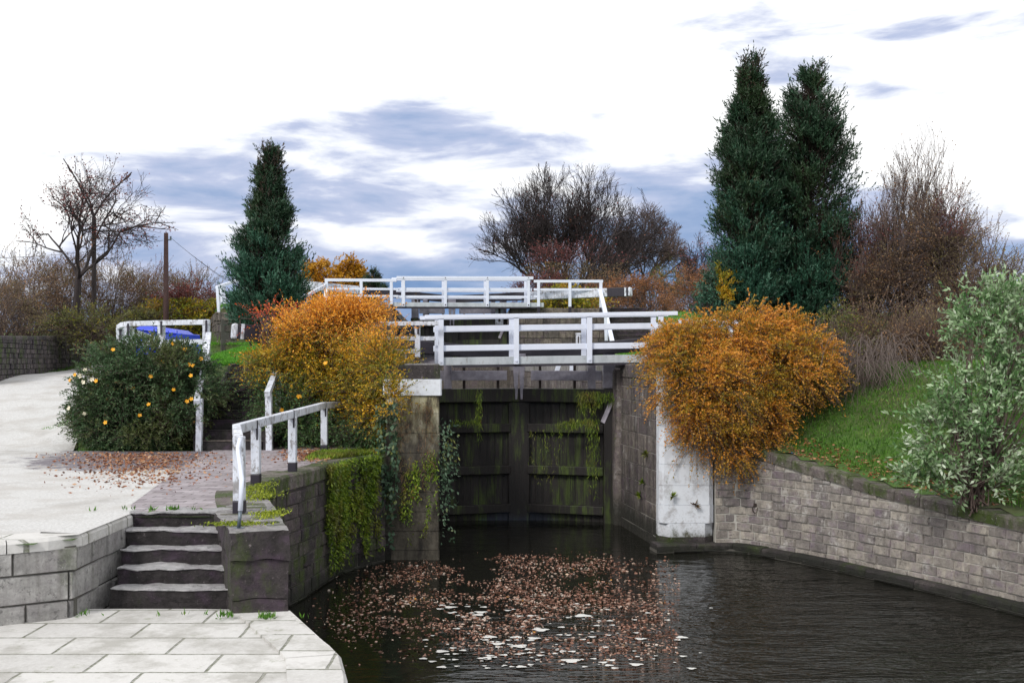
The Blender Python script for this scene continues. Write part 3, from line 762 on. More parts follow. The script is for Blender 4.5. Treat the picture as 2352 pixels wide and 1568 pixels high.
gate_leaf((xl(gy)+.75, gy), (-2.62, gy+.6), 5.95, 1.0, W(600, 646, 45.5), 'far left upper lock gate, white beam rising behind the slender cypress', .50)
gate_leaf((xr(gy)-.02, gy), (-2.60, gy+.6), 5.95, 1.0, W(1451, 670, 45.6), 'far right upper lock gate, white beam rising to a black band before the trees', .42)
# stone under the upper gate
m = MB(); m.rv = .4; m.box(xl(47)-.3, xr(47)+.3, 47.0, 48.3, -1, 4.2); tag(m.build('gate_sill', M['stone_far'], None, .03), 'dark stone sill wall under the upper gates', 'stone sill')

# ------------------------------------------------------------------ footbridges
def footbridge(near, far, label, mat, bmat, posts_n, posts_f, top, rails, board, d_n, d_f, xe_top, xe_mid, xe_board, tilt, deck=.7, bolts=True):
    r = empty('footbridge', (W(near, 830, d_n).x, d_n, W(0, board[1], d_n).z), label, 'footbridge', 'footbridges over the lock gates')
    def pz(x, y, d): return W(x, y+tilt*(x-near), d)
    for side, posts, d, sc in ((0, posts_n, d_n, 1), (1, posts_f, d_f, d_n/d_f)):
        X = lambda x: (1176+(x-1176)*sc)
        Y = lambda y: 830+(y-830)*sc
        t = .07
        def rail(x0, x1, y0, y1, mt, nm, th=.05, dy=0):
            a = W(X(x0), Y(y0+tilt*(x0-near)), d); b = W(X(x1), Y(y0+tilt*(x1-near)), d)
            a2 = W(X(x0), Y(y1+tilt*(x0-near)), d); b2 = W(X(x1), Y(y1+tilt*(x1-near)), d)
            h = a.z-a2.z; m = MB(); v = Vector((0, dy, -h/2)); m.beam(a+v, b+v, th, h); return m.build(nm, mt, r, .008)
        sh = 0 if side == 0 else -9
        rail(xe_top[0]+(0 if side == 0 else -16), xe_top[1]+(0 if side == 0 else -14), top[0], top[1], mat, 'top_rail', .14, 0)
        for y0, y1 in rails: rail(xe_mid[0]+sh, xe_mid[1]+sh, y0, y1, mat, 'rail', .05, .065)
        rail(xe_board[0]+sh, xe_board[1]+sh, board[0], board[1], bmat, 'side_board', .07, .075)
        for x in posts:
            a = W(x, Y(board[1]+tilt*(x-near)), d); b = W(x, Y(top[1]+tilt*(x-near)), d)
            m = MB(); m.beam(a, b+Vector((0, 0, .01)), .13 if near > 950 else .12, .09, (0, 1, 0)); p = m.build('post', mat, r, .008)
            if bolts and side == 0:
                c = W(x, Y(board[0]+tilt*(x-near))+(board[1]-board[0])*.55, d)+Vector((0, -.07, 0)); m = MB()
                m.tube([c, c+Vector((0, .04, 0))], .028, 8); m.build('bolt', mat if near > 950 else M['rust'], p)
                if near < 950:
                    c = W(x, (top[0]+top[1])/2, d)+Vector((0, -.09, 0)); m = MB(); m.tube([c, c+Vector((0, .04, 0))], .02, 8); m.build('bolt', M['rust'], p)
    a = W(xe_board[0], board[1]+tilt*(xe_board[0]-near), d_n); b = W(xe_board[1], board[1]+tilt*(xe_board[1]-near), d_n)
    m = MB(); n = 5
    for k in range(n):
        y = d_n+.12+(d_f-d_n-.2)*k/(n-1)
        m.beam((a.x, y, a.z+.09), (b.x, y, b.z+.09), (d_f-d_n)/n*.8, .05)
    m.build('deck', M['bare_wood'], r)
    m = MB(); m.beam((a.x+.3, d_n+.3, a.z-.02), (b.x-.3, d_n+.3, b.z-.02), .5, .07); m.build('under_beam', M['tarry'], r)
    return r
footbridge(1012, 1518, 'bright white timber footbridge with three rails across the near gates', M['paint_new'], M['paint_grey'],
           [1013, 1186, 1354, 1518], [1004.5, 1175, 1341, 1501], (723, 732), [(748.5, 761), (793, 806.5)], (821, 839), 26.9, 27.5,
           (976, 1556), (1000, 1530), (1012, 1524), -.0148)
footbridge(912, 1225, 'higher distant white footbridge with rusty bolts across the upper gates', M['paint_new'], M['paint_grey'],
           [927, 1023.3, 1119.7, 1214], [925, 1018, 1114.3, 1207], (634.4, 641.2), [(660.5, 667.4), (678.3, 683.8)], (694, 704), 45.9, 46.7,
           (911, 1225), (914, 1222), (890, 1249), 0.003)

# ------------------------------------------------------------------ fences and handrails
def fence(label, posts, rails, mat, group=None, pw=.12, black=0, strap=False, name='white_railing', cat='railing', bev=.008):
    """posts: (bottom Vector, top Vector); rails: ([points], height, thickness)"""
    r = empty(name, posts[0][0], label, cat, group)
    for i, (a, b) in enumerate(posts):
        a = Vector(a); b = Vector(b); d = (b-a)
        m = MB()
        if black:
            c = a+d.normalized()*black
            m.beam(c, b, pw, pw, (0, 1, 0)); p = m.build('post', mat, r, bev)
            m = MB(); m.beam(a, c, pw*1.07, pw*1.07, (0, 1, 0)); m.build('black_foot', M['paint_black'], p, bev)
        else:
            m.beam(a, b, pw, pw, (0, 1, 0)); p = m.build('post', mat, r, bev)
        if strap:
            m = MB(); s = b+Vector((pw*.18, -pw*.5-.035, .05)); m.beam(s, s-Vector((0, 0, .34)), .045, .02, (0, 1, 0)); m.build('strap', M['paint_black'], p)
    for P, h, th in rails:
        P = [Vector(p) for p in P]; m = MB()
        for i in range(len(P)-1): m.beam(P[i], P[i+1]+(P[i+1]-P[i]).normalized()*(th*.25 if i < len(P)-2 else 0), th, h)
        m.build('rail', mat, r, bev)
    return r
# upper left and right of the far bridge
dU = 45.9
fence('short run of white railing left of the upper footbridge', [(W(750, 722, dU), W(750, 646, dU)), (W(829.6, 716, dU), W(829.6, 646, dU)), (W(899, 716, dU), W(899, 646, dU))],
      [([W(746, 643, dU), W(911, 644, dU)], .12, .12), ([W(748, 663, dU), W(915, 664, dU)], .09, .05), ([W(748, 679, dU), W(915, 680, dU)], .08, .05)], M['paint_new'], black=.32)
fence('short run of white railing right of the upper footbridge', [(W(1237, 722, dU), W(1237, 648, dU)), (W(1309, 722, dU), W(1309, 648, dU)), (W(1380, 724, dU), W(1380, 648, dU))],
      [([W(1226, 646, dU), W(1385, 646, dU)], .11, .12), ([W(1226, 665, dU), W(1382, 665, dU)], .10, .05), ([W(1226, 681, dU), W(1242, 681, dU)], .09, .05)], M['paint_new'], black=.32)
fence('white handrail slanting down beside the far steps', [(W(1393, 800, 43.0), W(1391, 728, 43.0))],
      [([W(1378, 668, 45.7), W(1408, 792, 42.2)], .14, .16)], M['paint_new'], black=.3)
fence('white handrail slanting down behind the left orange bush', [(W(664, 760, 42.2), W(664, 700, 42.2))],
      [([W(748, 662, 45.7), W(747, 745, 42.0)], .14, .14), ([W(664, 700, 42.2), W(748, 655, 45.7)], .12, .12)], M['paint_old'])
fence('small white railing corner on the upper bank left of the cypress', [(W(503, 720, 41.3), W(499, 660, 41.3)), (W(517, 720, 41.3), W(514, 655, 41.9)), (W(511, 720, 43.5), W(508, 660, 43.5))],
      [([W(497, 660, 41.3), W(514, 654, 41.9), W(560, 640, 43)], .1, .1), ([W(499, 680, 41.3), W(515, 676, 41.9)], .08, .05), ([W(500, 698, 41.3), W(515, 694, 41.9)], .08, .05)], M['paint_new'], pw=.10)
# worn railing left of near bridge
dL = 26.7
fence('worn white railing with flaking paint left of the near footbridge', [(W(959, 838, dL), W(959, 740, dL)), (W(800, 838, dL), W(800, 742, dL))],
      [([W(770, 744, dL-.09), W(1007, 742.5, dL-.09)], .105, .08), ([W(770, 778, dL+.06), W(1000, 777, dL+.06)], .10, .05), ([W(770, 808, dL+.06), W(958, 806, dL+.06)], .10, .05)], M['paint_old'], pw=.125, black=.19, strap=True)
fence('white railing half hidden at the right end of the near footbridge', [(W(1563, 840, 27.6), W(1563, 735, 27.6)), (W(1680, 840, 27.9), W(1680, 735, 27.9))],
      [([W(1560, 738, 27.5), W(1700, 740, 27.8)], .11, .08), ([W(1524, 747, 27.75), W(1700, 750, 27.95)], .12, .05), ([W(1524, 792, 27.75), W(1700, 794, 27.95)], .12, .05)], M['paint_new'], pw=.13)
# stair-head railing, left
dS = 27.0
fence('old curved white railing at the head of the long steps, behind the green shrub',
      [(W(277, 850, 28.2), W(277, 756, 28.2)), (W(295, 850, 27.3), W(295, 748, 27.3)), (W(371, 850, 27.0), W(371, 742, 27.0)), (W(474, 850, 26.8), W(474, 740, 26.8))],
      [([W(272, 760, 28.8), W(273, 752, 28.2), W(282, 746, 27.7), W(300, 743.5, 27.25), W(371, 741.5, 26.95), W(481, 739.5, 26.75)], .125, .12),
       ([W(296, 790, 27.4), W(372, 786, 27.1), W(470, 785, 26.9)], .13, .05)], M['paint_old'], pw=.155, strap=True)
fence('pale white rail slanting behind the curved railing', [(W(274, 800, 29.6), W(274, 765, 29.6))], [([W(280, 754, 28.6), W(352, 778, 31.5), W(400, 800, 33)], .16, .1)], M['paint_new'])
fence('white stair handrail down the left side of the long steps', [(W(457, 1042, 23.5), W(459, 915, 23.4)), (W(470, 960, 25.1), W(473, 820, 25.1))],
      [([W(479, 768, 26.7), W(472, 830, 25.1), W(452, 925, 23.3)], .13, .13)], M['paint_old'], pw=.125)
fence('white stair handrail down the right side of the long steps', [(W(619, 1048, 23.55), W(617, 905, 23.5)), (W(640, 960, 24.5), W(640, 860, 24.5))],
      [([W(655, 800, 26.6), W(614, 905, 23.3)], .13, .12)], M['paint_old'], pw=.13)
# near handrail round the wall end
pb = [(588, 1113, 982), (672, 1084, 957), (745, 1040, 936), (808, 1016, 932)]
posts = []
for x, yb, yt in pb:
    a = G(x, yb, 2.19); d = a.y; posts.append((a, W(x, yt, d)))
a0 = G(550, 1180, 2.19); posts.insert(0, (a0, W(549, 1002, a0.y)))
tp = [p[1] for p in posts]
hr = fence('low weathered white handrail on five black-footed posts, along the paved edge', posts,
      [([W(549, 1014, a0.y-.25), W(543, 985, a0.y+1.25), tp[1]+Vector((-.02, -.05, .06)), tp[2]+Vector((0, -.05, .05)), tp[3]+Vector((0, -.05, .05)), tp[4]+Vector((.15, 0, .04))], .135, .11)],
      M['paint_old'], pw=.135, black=.17, name='handrail', bev=.012)
for p, x in zip(posts[1:], range(9)):
    m = MB(); s = p[1]+Vector((.045, -.125, .12)); m.beam(s, s-Vector((0, 0, .30)), .028, .012, (0, 1, 0)); m.build('strap', M['paint_black'], hr)
pf = G(548, 1213, 2.215)
pole = empty('handrail_pole', pf, 'thin white metal pole with a grey foot, bolted to the mossy end stone', 'metal pole')
tt = W(552, 1006, pf.y+.35)
mid = pf+Vector((.02, 0, .20))
m = MB(); m.tube([mid, pf+Vector((.03, .02, .55)), tt+Vector((-.01, -.06, -.12)), tt], .028, 10); m.build('shaft', M['paint_new'], pole, smooth=True)
m = MB(); m.tube([pf, mid], .021, 10); m.build('foot', M['steel'], pole, smooth=True)
m = MB(); m.tube([pf-Vector((0, 0, .004)), pf+Vector((0, 0, .012))], .07, 14); m.build('base_plate', M['steel'], pole)

# ------------------------------------------------------------------ lock furniture
def gear(label, p, w, h, mat, lean=0, name='paddle_post'):
    r = empty(name, p, label, 'paddle gear')
    m = MB(); m.beam(p, p+Vector((lean, 0, h)), w, w, (0, 1, 0)); m.build('post', mat, r, .015)
    m = MB(); m.beam(p+Vector((lean, -w*.55, h*.15)), p+Vector((lean, -w*.55, h*.95)), w*.25, .03, (0, 1, 0)); m.build('rack', M['rust'], r)
    m = MB(); m.beam(p+Vector((lean, 0, h)), p+Vector((lean, 0, h+.05)), w*1.2, w*1.2, (0, 1, 0)); m.build('cap', mat, r, .01)
    return r
gear('black paddle gear post standing on the upper gate', W(956, 700, 47.3), .33, .60, M['tarry'])
gear('white paddle post seen under the upper footbridge', W(1147, 745, 47.0), .34, .75, M['paint_old'])
gear('small white gear post on the right side of the near chamber', W(1328, 838, 31), .13, .85, M['paint_old'])
gear('short white post at the left end of the near footbridge', W(929, 840, 26.3), .09, .27, M['paint_old'])
for i, x in enumerate((1281, 1313)):
    r = empty('white_strut', W(x, 856, 31.5), ['leaning white strut seen under the near footbridge, the left of two', 'upright white strut seen under the near footbridge, the right of two'][i], 'strut')
    m = MB(); m.beam(W(x-(3 if i == 0 else 0), 856, 31.5), W(x+(4 if i == 0 else 1), 832, 31.5), .13, .1, (0, 1, 0)); m.build('strut', M['paint_new'], r, .01)
# blue cabin
c = W(362, 790, 35)
bl = empty('blue_cabin', c, 'bright blue flat-topped metal cabin behind the old curved railing', 'cabin')
m = MB(); a = W(312, 770, 35); b = W(416, 770, 35)
m.hexa([(a.x, 35, 3.4), (b.x+.05, 35.2, 3.4), (b.x+.05, 37.2, 3.4), (a.x, 37, 3.4)], [(a.x, 35, 5.12), (b.x-.02, 35.2, 5.0), (b.x-.02, 37.2, 5.0), (a.x, 37, 5.12)])
m.build('body', M['blue'], bl, .03)
m = MB(); m.hexa([(a.x-.06, 34.9, 5.125), (b.x-.2, 35.1, 5.0), (b.x-.2, 37.2, 5.0), (a.x-.06, 37.2, 5.125)], [(a.x+.1, 35.3, 5.27), (b.x-.35, 35.5, 5.13), (b.x-.35, 37, 5.13), (a.x+.1, 37, 5.27)])
m.build('roof', M['blue'], bl, .02)
m = MB(); m.beam((b.x-.95, 34.93, 4.70), (b.x+.08, 35.12, 4.60), .14, .05); m.build('ledge', M['blue'], bl)
m = MB()
for k in range(5): m.beam((a.x+.2+.28*k, 34.985, 4.2), (a.x+.2+.28*k, 34.985, 5.08), .02, .03, (0, 1, 0))
m.build('panel_seam', M['blue'], bl)
# telegraph pole and wires
pb_ = W(381, 760, 44); tp_ = W(381.5, 535, 44)
tpole = empty('telegraph_pole', pb_, 'tall dark wooden telegraph pole behind the blue cabin', 'telegraph pole')
m = MB(); m.tube([pb_-Vector((0, 0, 1.5)), tp_], [.13, .085], 12); m.build('pole', M['pole_wood'], tpole, smooth=True)
m = MB(); m.beam(tp_+Vector((.1, -.05, -.28)), tp_+Vector((.22, -.05, -.28)), .05, .05); m.tube([tp_+Vector((.2, -.05, -.28)), tp_+Vector((.2, -.05, -.14))], .035, 8); m.build('insulator', M['steel'], tpole)
m = MB()
for e, s in ((W(620, 690, 60), .6), (W(640, 715, 62), .5)):
    P = []
    a = tp_+Vector((.2, -.05, -.2))
    for i in range(15):
        t = i/14; p = a.lerp(e, t); p.z -= s*4*t*(1-t)*.5; P.append(p)
    m.tube(P, .009, 4)
P = []
a = tp_+Vector((-.1, -.05, -.3)); e = W(-200, 590, 44)
for i in range(15):
    t = i/14; p = a.lerp(e, t); p.z -= .6*4*t*(1-t)*.5; P.append(p)
m.tube(P, .008, 4)
m.build('wire', M['wire'], tpole)

# ------------------------------------------------------------------ plants
def unit(a): return a/np.maximum(np.linalg.norm(a, axis=1, keepdims=True), 1e-9)
def rdir(n): return unit(rng.normal(size=(n, 3)))
def leaves(P, D, L, Wd, fold=.15):
    """one folded diamond per leaf -> verts, quads"""
    n = len(P); D = unit(D); S = unit(np.cross(D, rdir(n))); U = np.cross(S, D)
    L = np.broadcast_to(np.asarray(L, float), (n,))[:, None]; Wd = np.broadcast_to(np.asarray(Wd, float), (n,))[:, None]
    m = P+D*L*.45
    V = np.empty((n, 4, 3)); V[:, 0] = P; V[:, 1] = m+S*Wd*.5+U*Wd*fold; V[:, 2] = P+D*L; V[:, 3] = m-S*Wd*.5+U*Wd*fold
    return V.reshape(-1, 3), np.arange(n*4).reshape(-1, 4)
def tubes(P0, P1, R0, R1):
    """three-sided twigs, all at once"""
    n = len(P0); D = unit(P1-P0); A = unit(np.cross(D, np.array([.31, .77, .55])[None])); B = np.cross(D, A)
    V = np.empty((n, 6, 3))
    for k in range(3):
        t = 2*math.pi*k/3; o = A*math.cos(t)+B*math.sin(t)
        V[:, k] = P0+o*R0[:, None]; V[:, 3+k] = P1+o*R1[:, None]
    b = np.arange(n)[:, None]*6
    Fq = np.concatenate([b+np.array([[k, (k+1) % 3, 3+(k+1) % 3, 3+k]]) for k in range(3)], axis=0)
    return V.reshape(-1, 3), Fq

def shrub_points(lobes, nshoot, per, ls, up=.35, droop=.25, inner=.3, spread=.5, floor=None):
    lobes = np.array(lobes, float); area = (lobes[:, 3]*lobes[:, 5]+lobes[:, 4]*lobes[:, 5]+lobes[:, 3]*lobes[:, 4]); area /= area.sum()
    nb = max(10, nshoot//38); kb = rng.choice(len(lobes), nb, p=area); ub = rdir(nb); fb = rng.uniform(.84, 1.14, nb)
    q = rng.integers(0, nb, nshoot); loose = rng.random(nshoot) < .34
    k = np.where(loose, rng.choice(len(lobes), nshoot, p=area), kb[q])
    u = unit(np.where(loose[:, None], rdir(nshoot), ub[q]+rng.normal(size=(nshoot, 3))*.20)); bf = np.where(loose, .94, fb[q])
    lump = 1+.16*np.sin(u[:, 0]*5+k)*np.cos(u[:, 2]*6+k*2)+.08*np.sin(u[:, 1]*13+u[:, 2]*9)
    rad = np.where(rng.random(nshoot) < inner, rng.uniform(.35, .8, nshoot), rng.uniform(.72, .97, nshoot))*lump*bf
    S = lobes[k, :3]+u*lobes[k, 3:6]*rad[:, None]
    D = unit(u*1.0+np.array([0, 0, up])[None]+rng.normal(size=(nshoot, 3))*spread)
    gp = np.sin(S[:, 0]*6.3+S[:, 2]*2.9)+np.sin(S[:, 2]*7.1-S[:, 1]*4.4+1)+np.sin(S[:, 0]*3.1-S[:, 2]*5.2+2)
    kp = gp*.33+rng.normal(size=nshoot)*.15 > -.42
    S, D = S[kp], D[kp]; nshoot = int(kp.sum())
    Ls = rng.uniform(ls[0], ls[1], nshoot)*(1+.25*gp[kp]*.33)
    t = (np.arange(per)+.5)/per; t = t[None, :]+rng.uniform(-.4, .4, (nshoot, per))/per
    P = S[:, None]+D[:, None]*(Ls[:, None]*t)[:, :, None]
    P[:, :, 2] -= droop*(Ls[:, None]*t**2)
    Dn = np.broadcast_to(D[:, None], P.shape)+rng.normal(size=P.shape)*.75
    r = np.clip(np.repeat(rng.random(nshoot)[:, None], per, 1)*.7+rng.random((nshoot, per))*.45-.08, 0, 1)
    E = S+D*Ls[:, None]; E[:, 2] -= droop*Ls
    return P.reshape(-1, 3), Dn.reshape(-1, 3), r.ravel(), S, E
def shrub(name, label, lobes, mat, nshoot, per=14, ls=(.25, .5), leaf=(.05, .026), cat='bush', stem=True, zones=None, group=None, base=None, smat='twig', clip=None, stem_r=.004, **kw):
    lb = np.array(lobes); b = base if base is not None else (float(lb[0, 0]), float(lb[0, 1]), float((lb[:, 2]-lb[:, 5]).min()))
    r = empty(name, b, label, cat, group)
    P, D, rn, S, E = shrub_points(lobes, nshoot, per, ls, **kw)
    if clip is not None:
        ok = clip(P); P, D, rn = P[ok], D[ok], rn[ok]
        ok = clip(E) & clip(S); S, E = S[ok], E[ok]
    sel = np.zeros(len(P), int)
    if zones:
        for zi, (fn, mt) in enumerate(zones):
            sel[fn(P)] = zi+1
    for zi, mt in enumerate([mat]+([z[1] for z in zones] if zones else [])):
        q = sel == zi
        if q.sum() == 0: continue
        n = int(q.sum()); s = rng.uniform(.65, 1.3, n)
        V, Fq = leaves(P[q], D[q], leaf[0]*s, leaf[1]*s)
        npmesh('foliage', V, Fq, M[mt], r, rn[q])
    if stem:
        V, Fq = tubes(S, E, np.full(len(S), stem_r), np.full(len(S), stem_r*.4))
        c = np.array(b)+np.array([0, 0, .1])[None]
        k = rng.choice(len(S), min(len(S), 140), replace=False)
        mid = (c+S[k])/2+rng.normal(size=(len(k), 3))*.12+np.array([0, 0, .1])
        V2, F2 = tubes(np.repeat(c, len(k), 0)+rng.normal(size=(len(k), 3))*.08, mid, np.full(len(k), .018), np.full(len(k), .012))
        V3, F3 = tubes(mid, S[k], np.full(len(k), .012), np.full(len(k), .006))
        npmesh('stem', np.concatenate([V, V2, V3]), np.concatenate([Fq, F2+len(V), F3+len(V)+len(V2)]), M[smat], r)
    return r

def blob(p, rx, ry, rz): return (p.x, p.y, p.z, rx, ry, rz)
def flowers(n, lobes, front, par, mat, size=.055, seed=1):
    R = random.Random(seed); lobes = [l for l in lobes]
    for _ in range(n):
        l = R.choice(lobes); th = R.uniform(-1.3, 1.3); ph = R.uniform(-.3, 1.2)
        c = Vector((l[0]+l[3]*1.08*math.sin(th)*math.cos(ph), l[1]-l[4]*1.08*math.cos(th)*math.cos(ph), l[2]+l[5]*1.08*math.sin(ph)))
        n_ = Vector((R.uniform(-.5, .5), -1, R.uniform(0, .8))).normalized(); a = n_.cross(Vector((0, 0, 1))).normalized(); b = n_.cross(a)
        m = MB()
        for k in range(5):
            t = 2*math.pi*k/5+R.random()*.3; e = a*math.cos(t)+b*math.sin(t); f = a*math.cos(t+1.57)+b*math.sin(t+1.57)
            m.poly([c, c+e*size*.6+f*size*.4+n_*.008, c+e*size+n_*.015, c+e*size*.6-f*size*.4+n_*.008])
        m.build('flower', mat, par)

# green flowering shrub, left
lob = [blob(W(300, 925, 24.3), 1.15, 1.0, 1.05), blob(W(405, 915, 24.2), 1.05, 1.0, 1.1), blob(W(235, 930, 24.2), .75, .8, .85), blob(W(345, 855, 24.2), 1.25, .9, .70), blob(W(265, 880, 24.0), .8, .7, .7), blob(W(425, 850, 24.3), .5, .6, .5), blob(W(440, 900, 23.9), .40, .6, .6), blob(W(330, 985, 23.9), 1.3, .9, .55)]
gs = shrub('flowering_shrub', 'large rounded dark green shrub dotted with yellow flowers, left of the long steps', lob, 'l_green', 9500, 15, (.2, .46), (.062, .026), up=.3, clip=lambda P: P[:, 2] > 2.22, base=(-7.8, 24.3, 2.15))
flowers(22, lob, None, gs, M['flower'], .05, 3)
flowers(6, lob[2:3], None, gs, M['flower_pale'], .055, 4)
# left orange bush
lob = [blob(W(735, 810, 25.3), 1.35, 1.1, 1.0), blob(W(780, 880, 25.0), 1.15, 1.1, 1.0), blob(W(680, 880, 25.2), .9, 1.0, .9), blob(W(850, 880, 24.3), .72, .8, .95), blob(W(700, 960, 24.6), 1.0, .8, .75), blob(W(770, 765, 25.4), .95, .8, .5), blob(W(885, 840, 23.2), .5, .5, .72), blob(W(790, 735, 25.2), .8, .7, .38), blob(W(905, 930, 22.4), .22, .25, .5), blob(W(860, 960, 23.4), .42, .5, .55), blob(W(645, 790, 25.4), .55, .6, .5), blob(W(615, 900, 24.6), .35, .5, .7)]
def z_green(P):
    xx = 1176+P[:, 0]*F/P[:, 1]; yy = 830-(P[:, 2]-EYE)*F/P[:, 1]
    return (yy+rng.normal(size=len(P))*22 > 905+np.clip(xx-700, -60, 300)*.55)
def z_mid(P):
    yy = 830-(P[:, 2]-EYE)*F/P[:, 1]
    return yy+rng.normal(size=len(P))*30-(1176+P[:, 0]*F/P[:, 1]-740)*.0 > 772
def z_red(P):
    xx = 1176+P[:, 0]*F/P[:, 1]; yy = 830-(P[:, 2]-EYE)*F/P[:, 1]
    return (xx+rng.normal(size=len(P))*30 < 640) & (yy < 735) & (rng.random(len(P)) < .3)
def beam_clear(P):
    # the bush is thin around the end of the balance beam
    near = (P[:, 0] < -5.35) & (P[:, 2] > 4.35) & (P[:, 2] < 5.25)
    return ~near | (rng.random(len(P)) < .16)
lb = shrub('orange_bush', 'wild orange and gold bush with red tips, between the long steps and the stained pier', lob, 'l_orange_hot', 13500, 15, (.22, .75), (.052, .027), up=.35, droop=.2,
           zones=[(z_mid, 'l_gold'), (z_green, 'l_greengrey'), (z_red, 'l_red')], clip=lambda P: (P[:, 2] > 2.22) & beam_clear(P) & ~((P[:, 0] > -2.75) & (P[:, 1] > 22.6) & (P[:, 2] < 3.9)), base=(-4.2, 25.4, 2.2))
flowers(7, lob[4:5]+lob[1:2], None, lb, M['flower'], .06, 8)
# red arching shoots on its left
lob = [blob(W(625, 725, 25.6), .55, .4, .16), blob(W(600, 735, 25.6), .2, .3, .12)]
shrub('red_shoots', 'sparse red-leaved shoots in front of the left cypress, above the black and white beam', lob, 'l_red', 55, 14, (.3, .7), (.05, .022), up=.6, inner=.7, cat='plant', base=(-5.4, 25.6, 4))
# right orange bush
lob = [blob(W(1700, 800, 25.2), 1.25, 1.1, .95), blob(W(1600, 850, 24.9), .95, 1.0, 1.0), blob(W(1790, 860, 24.8), 1.15, 1.1, .95), blob(W(1680, 905, 24.3), 1.25, .9, .85), blob(W(1620, 960, 23.9), .75, .6, .62), blob(W(1675, 1010, 23.4), .52, .45, .45), blob(W(1560, 800, 25.3), .62, .8, .55), blob(W(1860, 830, 25.2), .6, .8, .7), blob(W(1745, 960, 24.1), .55, .6, .6), blob(W(1780, 770, 25.6), .7, .8, .5), blob(W(1585, 870, 23.5), .5, .42, .72), blob(W(1600, 955, 23.25), .42, .35, .42), blob(W(1545, 800, 24.3), .42, .5, .5), blob(W(1650, 900, 23.4), .7, .5, .8), blob(W(1540, 870, 23.6), .40, .4, .62), blob(W(1600, 800, 24.2), .8, .6, .6)]
rb = shrub('orange_bush', 'huge rust-orange bush hanging over the whitewashed pillar on the right', lob, 'l_orange', 17000, 15, (.2, .62), (.052, .027), up=.15, droop=.5, base=(5.2, 25.4, 3.6))
# bramble growing behind it
lob = [blob(W(1900, 780, 26.6), .7, .8, .8), blob(W(1930, 860, 26), .5, .7, .6)]
shrub('bramble', 'loose bramble with yellow leaves between the right orange bush and the brown thicket', lob, 'l_hedge_green', 700, 9, (.4, 1.0), (.05, .03), up=.2, droop=.7, smat='twig', base=(7.6, 26.6, 4))

# cypresses
def cypress(label, base, top, R0, lean, nbr, green_low, prof, seed, width_y=1.0, airy=.8):
    r = empty('cypress_tree', base, label, 'cypress tree')
    H = top.z-base.z
    m = MB(); m.tube([base-Vector((0, 0, .3)), base.lerp(top, .5), top-Vector((0, 0, .6))], [.16, .09, .02], 8); m.build('trunk', M['bark'], r)
    nb = max(12, nbr//16); tb = rng.random(nb)**1.05*.98+.005; ab = rng.random(nb)*2*math.pi; fb = rng.uniform(.72, 1.16, nb)
    q = rng.integers(0, nb, nbr); loose = rng.random(nbr) < .22
    t = np.where(loose, rng.random(nbr)*.98, np.clip(tb[q]+rng.normal(size=nbr)*.011, .003, .995))
    az = np.where(loose, rng.random(nbr)*2*math.pi, ab[q]+rng.normal(size=nbr)*(.20+.25*tb[q]))
    R = np.interp(t, [p[0] for p in prof], [p[1] for p in prof])*R0*1.04
    lump = np.where(loose, .8, fb[q])+rng.normal(size=nbr)*.07
    ax = np.array(base)[None]+(np.array(top)-np.array(base))[None]*t[:, None]
    up = rng.uniform(.45, .95, nbr)
    out = np.stack([np.cos(az), np.sin(az)*width_y, np.zeros(nbr)], 1)
    Lb = R*lump*np.where(rng.random(nbr) < .16, rng.uniform(1.04, 1.2, nbr), 1)
    tip = ax+out*Lb[:, None]+np.array([0, 0, 1])[None]*(Lb*up*.75)[:, None]
    tip[:, 2] = np.minimum(tip[:, 2], top.z+.05)
    ns, pl = 9, 10
    s = 1-(rng.random((nbr, ns))**1.3)*.72
    O = ax[:, None]+(tip-ax)[:, None]*s[:, :, None]+rng.normal(size=(nbr, ns, 3))*(.05+.12*(1-s))[:, :, None]
    bd = unit(tip-ax)
    D = bd[:, None]*.85+np.array([0, 0, .95])[None, None]+rng.normal(size=O.shape)*.42
    O = O.reshape(-1, 3); D = unit(D.reshape(-1, 3)); ss = s.ravel(); hh = (O[:, 2]-base.z)/H
    gap = np.sin(O[:, 0]*9.3+O[:, 2]*4.1+seed)+np.sin(O[:, 1]*8.7-O[:, 2]*6.9)+np.sin(O[:, 2]*10.1+O[:, 0]*6.3)
    keep = gap*.33 < .62-airy*np.clip(hh-.35, 0, 1)+rng.normal(size=len(O))*.22
    O, D, ss, hh, gap = O[keep], D[keep], ss[keep], hh[keep], gap[keep]
    k = len(O); Ls = rng.uniform(.14, .42, k)
    t2 = (np.arange(pl)+.3)/pl
    P = O[:, None]+D[:, None]*(Ls[:, None]*t2[None])[:, :, None]
    Dn = D[:, None]+rng.normal(size=P.shape)*.42
    n = k*pl; P = P.reshape(-1, 3); Dn = Dn.reshape(-1, 3)
    L = rng.uniform(.055, .13, n); sr = np.repeat(ss, pl); hr_ = np.repeat(hh, pl)
    rn = np.clip(np.repeat(rng.random(k), pl)*.5+np.repeat(.5-gap*.16, pl)*.4+rng.random(n)*.2, 0, 1)
    low = hr_+rng.normal(size=n)*.05+np.repeat(gap, pl)*.05 < green_low  # upper sprays take the darker material: backlight put into their colour
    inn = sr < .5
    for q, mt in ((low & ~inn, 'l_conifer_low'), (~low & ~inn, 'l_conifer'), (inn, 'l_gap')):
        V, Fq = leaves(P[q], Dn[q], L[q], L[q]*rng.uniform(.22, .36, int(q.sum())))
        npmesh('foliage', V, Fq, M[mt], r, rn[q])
    V, Fq = tubes(ax, tip, np.full(nbr, .014), np.full(nbr, .004)); npmesh('branch', V, Fq, M['bark'], r)
    return r
profL = [(0, .7), (.10, 1.0), (.28, 1.0), (.42, .78), (.52, .56), (.7, .38), (.85, .19), (1, .01)]
